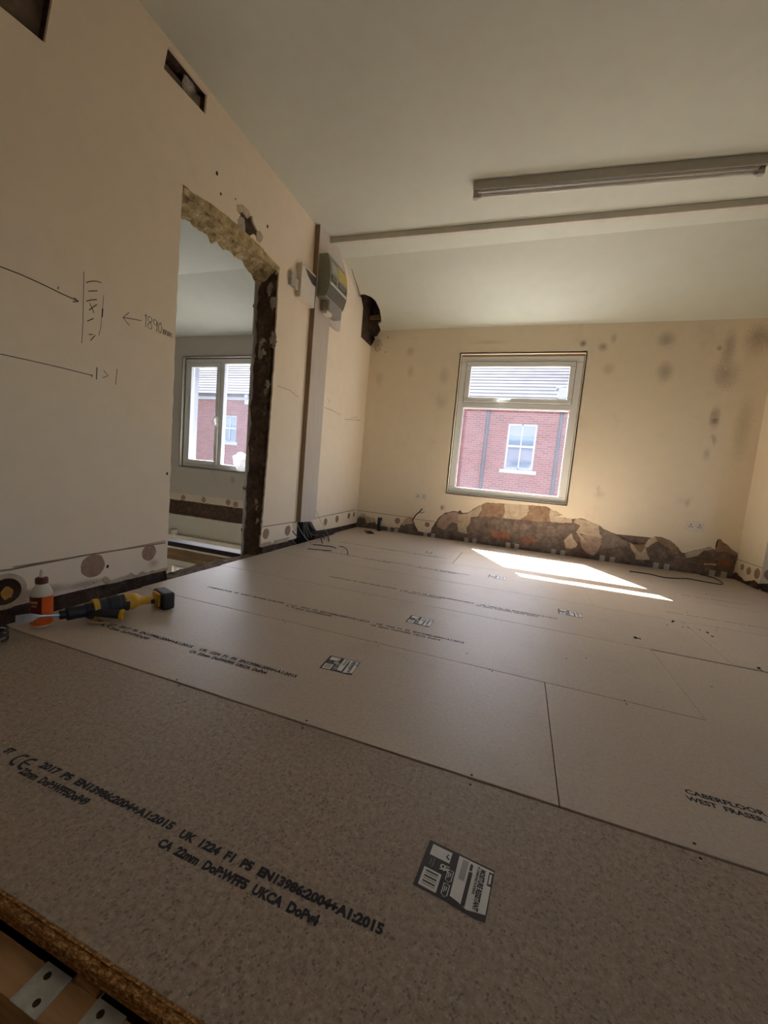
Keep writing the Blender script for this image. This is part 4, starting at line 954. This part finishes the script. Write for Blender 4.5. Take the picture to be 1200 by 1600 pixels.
wrap(view - D2(55), view - D2(25), .085, .092, R0 + .0008, 2, bm); wrap(view - D2(80), view - D2(10), .047, .051, R0 + .0008, 2, bm)
wrap(view - D2(50), view - D2(35), .024, .034, R0 + .0008, 2, bm); wrap(view - D2(25), view - D2(15), .024, .034, R0 + .0008, 2, bm)
obj('label', bm, [M_orange, M_maroon, M_gold], t)
bm = bmesh.new(); lathe(bm, [(.018, .170), (.0205, .172), (.0205, .190), (.018, .194), (.008, .196)], seg=28); obj('cap', bm, M_cap, t, True)
bm = bmesh.new(); lathe(bm, [(.009, .195), (.0075, .205), (.006, .222), (.003, .226)], Matrix.Rotation(.0, 4, 'X'), 16); obj('nozzle', bm, M_bottle, t, True)
# rotary hammer drill lying on its side, chisel fitted
pb = Vector((0.404, -3.278, 0))             # battery end
pc = Vector((0.286, -3.592, 0))             # chuck end
ax = (pc - pb); ax.normalize()
t = thing('cordless_drill', 'yellow and black cordless hammer drill lying on its side, chisel fitted', 'drill', ((0.404 + 0.286) / 2, (-3.278 - 3.592) / 2, 0), math.atan2(ax.y, ax.x))
# local frame: +x from battery to chuck, +y away from the wall... built lying on the boards
def TL(s, yy, z): return (s, yy, z)
LENG = (pc - pb).length; h0 = -LENG / 2
side = 1.0                                   # +y local points to the room (checked below)
bm = bmesh.new(); B(bm, h0 - .045, h0 + .012, -.058, .058, .0, .078, bev=.010); B(bm, h0 - .047, h0 - .030, -.04, .04, .012, .066, bev=.004); obj('battery', bm, M_black, t)
bm = bmesh.new(); tube(bm, [(h0 + .010, 0, .042), (h0 + .035, 0, .044), (h0 + .075, 0, .046), (h0 + .115, -.004, .050), (h0 + .15, -.004, .052)], [.024] * 8 + [.020] * 8 + [.021, .022, .024, .027, .030, .033, .035, .036] + [.037] * 9, 16, n=8)
obj('handle', bm, M_yellow, t, True)
bm = bmesh.new(); B(bm, h0 + .008, h0 + .022, -.036, .036, .010, .074, bev=.006); obj('battery_collar', bm, M_yellow, t)
bm = bmesh.new(); B(bm, h0 + .03, h0 + .045, .016, .030, .03, .05, bev=.003); obj('trigger', bm, M_black, t)
bm = bmesh.new(); tube(bm, [(h0 + .135, -.004, .05), (h0 + .17, -.002, .05), (h0 + .21, 0, .048), (h0 + .245, 0, .045)], [.037] * 8 + [.040] * 8 + [.036] * 12, 18, n=8); obj('motor_housing', bm, M_rubber, t, True)
bm = bmesh.new(); tube(bm, [(h0 + .243, 0, .045), (h0 + .262, 0, .045)], .042, 24); obj('collar', bm, M_yellow, t, True)
bm = bmesh.new(); tube(bm, [(h0 + .26, 0, .045), (h0 + .29, 0, .045), (h0 + .33, 0, .045), (h0 + .37, 0, .045)], [.030] * 8 + [.026] * 8 + [.027] * 4 + [.018] * 8, 18, n=8); obj('chuck', bm, M_black, t, True)
# auxiliary handle across the nose
bm = bmesh.new(); tube(bm, [(h0 + .268, .020, .042), (h0 + .225, .052, .036), (h0 + .182, .082, .029)], .0175, 14); 
tube(bm, [(h0 + .272, .0, .045), (h0 + .268, .030, .034)], .023, 12); obj('side_handle', bm, M_black, t, True)
bm = bmesh.new(); Mx = Matrix.Translation((h0 + .186, .079, .0285)) @ Vector((-.086, .062, -.012)).to_track_quat('Z', 'Y').to_matrix().to_4x4()
lathe(bm, [(.013, 0), (.022, 0), (.024, .006), (.022, .014), (.014, .014), (.013, .004)], Mx, 24); obj('end_ring', bm, M_yellow, t, True)
bm = bmesh.new(); tube(bm, [(h0 + .290, .040, .010), (h0 + .225, .095, .006)], .0035, 8); obj('depth_rod', bm, simple('brass_rod', (0.5, 0.38, 0.14), .4, .5, .3), t, True)
# chisel
cs_ = bmesh.new(); tube(cs_, [(h0 + .365, 0, .046), (h0 + .435, 0, .056)], .0055, 10)
V1 = [(h0 + .430, .002, .062), (h0 + .430, -.004, .060), (h0 + .430, -.002, .050), (h0 + .430, .004, .052)]; V2 = [(h0 + .458, .008, .074), (h0 + .458, .002, .073), (h0 + .458, .002, .040), (h0 + .458, .008, .041)]
V3 = [(h0 + .500, .009, .076), (h0 + .500, .006, .075), (h0 + .500, .006, .038), (h0 + .500, .009, .039)]
RR = [[cs_.verts.new(v) for v in VV] for VV in (V1, V2, V3)]
for a, b_ in ((0, 1), (1, 2)):
    for i in range(4): cs_.faces.new((RR[a][i], RR[a][(i + 1) % 4], RR[b_][(i + 1) % 4], RR[b_][i]))
cs_.faces.new(RR[0]); cs_.faces.new(RR[2][::-1]); bmesh.ops.recalc_face_normals(cs_, faces=cs_.faces)
obj('chisel', cs_, M_steel, t)
DRILL = t; t.location.z = 0.0015
# dark coil of lead at the frame's left edge
cc = on(2, 0.02, -6, 996)
o = obj('coiled_lead', tube(bmesh.new(), [cc + Vector((.030 * math.cos(a) * (1 + .1 * math.sin(a * 3)), .030 * math.sin(a), -.008 + .0055 * a / 2)) for a in (i * .5 for i in range(0, 34))], .0045, 8, n=3), M_rubber, None, True)
tag(o, 'small coil of black lead at the left edge below the glue bottle', 'cable')
# can and phone in the far corner
p = on(2, 0, 592.5, 832); cxn, cyn = 0.352, -0.10
t = thing('drink_can', 'slim dark green can standing by the far wall near the corner', 'can', (cxn, cyn, 0))
bm = bmesh.new(); lathe(bm, [(.024, 0), (.0285, .006), (.029, .012), (.029, .152), (.027, .160), (.025, .165)], seg=28); obj('can_body', bm, M_can, t, True)
bm = bmesh.new(); wrap(view + 1.2, view + 2.0, .012, .045, .0294, 0, bm, 8); wrap(view - .2, view + .3, .06, .13, .0294, 0, bm, 8); obj('can_print', bm, M_galv, t)
bm = bmesh.new(); lathe(bm, [(.0235, .1645), (.0235, .1665), (.020, .1655)], seg=28); obj('can_lid', bm, M_steel, t, True)
t = thing('mobile_phone', 'flat black phone lying on the boards in the far left corner', 'phone', (0.315, -0.34, 0), D2(-58))
box('case', (-.085, .085, -.042, .042, 0, .012), M_black, t, .005); box('screen', (-.076, .076, -.036, .036, .0118, .0126), simple('phone_glass', (0.01, 0.01, 0.012), .12, .6), t)
# crumpled white bag on the other room's window sill
bm = bmesh.new(); bmesh.ops.create_icosphere(bm, subdivisions=5, radius=1)
for v in bm.verts:
    n1 = noise.fractal(v.co * 1.3, 1.1, 2, 4); v.co = Vector((v.co.x * .15, v.co.y * .06, v.co.z * .12)) * (1 + .32 * n1)
zmin = min(v.co.z for v in bm.verts)
for v in bm.verts: v.co += Vector((-1.80, .0, .551 - zmin))
m_bag, nt_, b_ = mat('white_polythene', .35, .5); b_.inputs['Base Color'].default_value = (.8, .8, .8, 1)
tl_ = N(nt_, 'ShaderNodeBsdfTranslucent'); tl_.inputs[0].default_value = (.45, .45, .46, 1); ms_ = N(nt_, 'ShaderNodeMixShader'); ms_.inputs[0].default_value = .55
nt_.links.new(b_.outputs[0], ms_.inputs[1]); nt_.links.new(tl_.outputs[0], ms_.inputs[2]); nt_.links.new(ms_.outputs[0], nt_.nodes['Material Output'].inputs[0])
o = obj('crumpled_bag', bm, m_bag, None, True); tag(o, 'crumpled white bag on the window sill of the other room', 'bag')

# ------------------------------------------------------------------ outside: the house across the yard
def brick_mat():
    m, nt, b = mat('red_facing_brick', .9, .15); co = coords(nt)
    mp = N(nt, 'ShaderNodeMapping'); nt.links.new(co, mp.inputs[0]); mp.inputs['Rotation'].default_value = (D2(90), 0, 0)
    br = N(nt, 'ShaderNodeTexBrick'); nt.links.new(mp.outputs[0], br.inputs['Vector'])
    br.inputs['Scale'].default_value = 1; br.inputs['Brick Width'].default_value = .225; br.inputs['Row Height'].default_value = .075; br.inputs['Mortar Size'].default_value = .009
    br.inputs['Color1'].default_value = (.25, .085, .07, 1); br.inputs['Color2'].default_value = (.165, .055, .048, 1); br.inputs['Mortar'].default_value = (.25, .19, .18, 1)
    n = noise_n(nt, co, 1.2, 4); nt.links.new(mix(nt, ramp(nt, n, [(.3, 0.), (.7, .3)]), br.outputs['Color'], (.25, .11, .095)), b.inputs['Base Color']); return m
M_brick = brick_mat()
def tile_mat():
    m, nt, b = mat('slate_grey_tiles', .95, .05); co = coords(nt); n = noise_n(nt, co, 2.2, 5)
    nt.links.new(ramp(nt, n, [(.3, (.04, .04, .047)), (.7, (.062, .062, .072))]), b.inputs['Base Color']); return m
M_tile = tile_mat(); M_gutter = simple('grey_plastic_gutter', (.075, .075, .09), .6); M_fascia = simple('white_fascia', (.36, .36, .37), .6); M_oframe = simple('house_window_paint', (.42, .43, .45), .6)
HY = 10.0
hs = thing('brick_house', 'red brick house with a tiled roof across the yard, seen through the windows', 'house', (0, HY, -2.9))
def hp(o): return place(o, hs)
hw_holes = []
def opp_window(x0, x1, z0, z1, blind):
    hw_holes.append([(x0, z0), (x1, z0), (x1, z1), (x0, z1)])
opp_window(1.275, 2.24, 1.20, 2.80, .45); opp_window(-11.05, -10.24, 1.45, 2.63, .3)
hp(obj('wall', slab([(-26, -2.9), (12, -2.9), (12, 3.42), (-26, 3.42)], hw_holes, 1, HY, HY + .3), M_brick, hs))
box('interior_screen', (-26, 12, .9, 1.0, 0, 6.0), simple('dim_interior', (.10, .11, .13), .8), hs)
M_oglass, nt_, b_ = mat('house_pane', .06, .9); b_.inputs['Base Color'].default_value = (.10, .15, .22, 1)
M_blind = simple('pale_blind', (.26, .29, .34), .7)
for (x0, x1, z0, z1) in ((1.275, 2.24, 1.20, 2.80), (-11.05, -10.24, 1.45, 2.63)):
    y = HY + .06; zm = (z0 + z1) / 2 + .02; xm = (x0 + x1) / 2
    f = hp(boxes('window_frame', frame_boxes(x0, x1, z0, z1, .07, y, y + .07) + [(x0, x1, y - .01, y + .07, zm - .035, zm + .035), (xm - .02, xm + .02, y, y + .05, z0, z1)], M_oframe, hs))
    for (a, b2, c_, d_) in ((x0, xm, z0, zm), (xm, x1, z0, zm), (x0, xm, zm, z1), (xm, x1, zm, z1)):
        g = obj('pane', B(bmesh.new(), a + .02, b2 - .02, y + .03, y + .036, c_ + .02, d_ - .02), M_oglass, f)
    obj('blind', B(bmesh.new(), x0 + .07, x1 - .07, y + .024, y + .028, z1 - .42, z1 - .07), M_blind, f)
    hp(obj('sill', B(bmesh.new(), x0 - .13, x1 + .13, HY - .07, HY + .06, z0 - .13, z0, bev=.01), M_fascia, hs))
# roof: courses of lapped tiles, hipped at the far left with a lower wing beside it
pitch = D2(35); gauge = .30; ez = 3.52
bm = bmesh.new(); nC = 17
def hip_x(s): return -15.9 + s * math.cos(pitch) * 0.95   # hip rises to the right
for i in range(nC):
    s0_, s1_ = i * gauge, (i + 1) * gauge + .04
    a = Vector((0, HY - .25 + s0_ * math.cos(pitch), ez - .02 + s0_ * math.sin(pitch))); b2 = Vector((0, HY - .25 + s1_ * math.cos(pitch), ez - .02 + s1_ * math.sin(pitch)))
    nrm = Vector((0, -math.sin(pitch), math.cos(pitch)))
    xl0 = -26 if s0_ < 2.9 else hip_x(s0_) ; xl1 = -26 if s1_ < 2.95 else hip_x(s1_)
    if xl0 > -26: xl1 = hip_x(s1_)
    q = [Vector((xl0, 0, 0)) + a + nrm * .028, Vector((12.5, 0, 0)) + a + nrm * .028, Vector((12.5, 0, 0)) + b2 + nrm * .015, Vector((xl0, 0, 0)) + b2 + nrm * .015]
    lo = [v - nrm * .028 for v in q[:2]] + [v - nrm * .015 for v in q[2:]]
    V = [bm.verts.new(v) for v in q + lo]
    for f in ((0, 1, 2, 3), (7, 6, 5, 4), (0, 4, 5, 1), (1, 5, 6, 2), (2, 6, 7, 3), (3, 7, 4, 0)): bm.faces.new([V[k] for k in f])
hp(obj('roof_tiles', bm, M_tile, hs))
bm = bmesh.new(); s_ = nC * gauge
hp(obj('roof_back', slab([(HY + s_ * math.cos(pitch) - .3, ez + s_ * math.sin(pitch) - .05), (HY + 9, ez - .1), (HY + .2, ez - .1)], [], 0, -15, 12.4), M_tile, hs))
hp(boxes('fascia', [(-26, 12, HY - .10, HY, 3.28, 3.46)], M_fascia, hs))
hp(boxes('gutter', [(-26, 12, HY - .22, HY - .10, 3.42, 3.50)], M_gutter, hs))
for x in (.56, 2.945, -9.0, -14.2):
    bm = bmesh.new(); tube(bm, [(x, HY - .06, 3.44), (x, HY - .06, -2.88)], .055, 12, smooth=False); hp(obj('downpipe', bm, M_gutter, hs, True))
t = box('vent_cowl', (-.135, .135, -.135, .155, -.10, .18), M_fascia, hs); t.location = Vector((2.87, HY - .02, 3.78)) - hs.location
bm = bmesh.new(); B(bm, -.14, .14, -.14, .16, -.14, .22, bev=.01)
for v in bm.verts:
    k = .78 if v.co.z < 0 else 1; v.co.x *= k; v.co.y *= k
obj('casing', bm, simple('pale_blue_metal', (.42, .50, .56), .4, .5), t); box('lid', (-.17, .17, -.2, .2, .21, .26), M_fascia, t, .01, Matrix.Rotation(-.18, 4, 'Y'))
t = box('security_light', (-.10, .14, -.22, -.0, -.10, .16), M_fascia, hs, .02); t.location = Vector((-9.60, HY - .01, 3.18)) - hs.location
box('hood', (-.06, .10, -.30, -.10, .14, .30), M_fascia, t, .02)
# yard between the houses
g = boxes('floor', [(-40, 25, 0.3, 40, -3.05, -2.95)], simple('yard_tarmac', (.22, .21, .20), .9, .1)); struct(g)
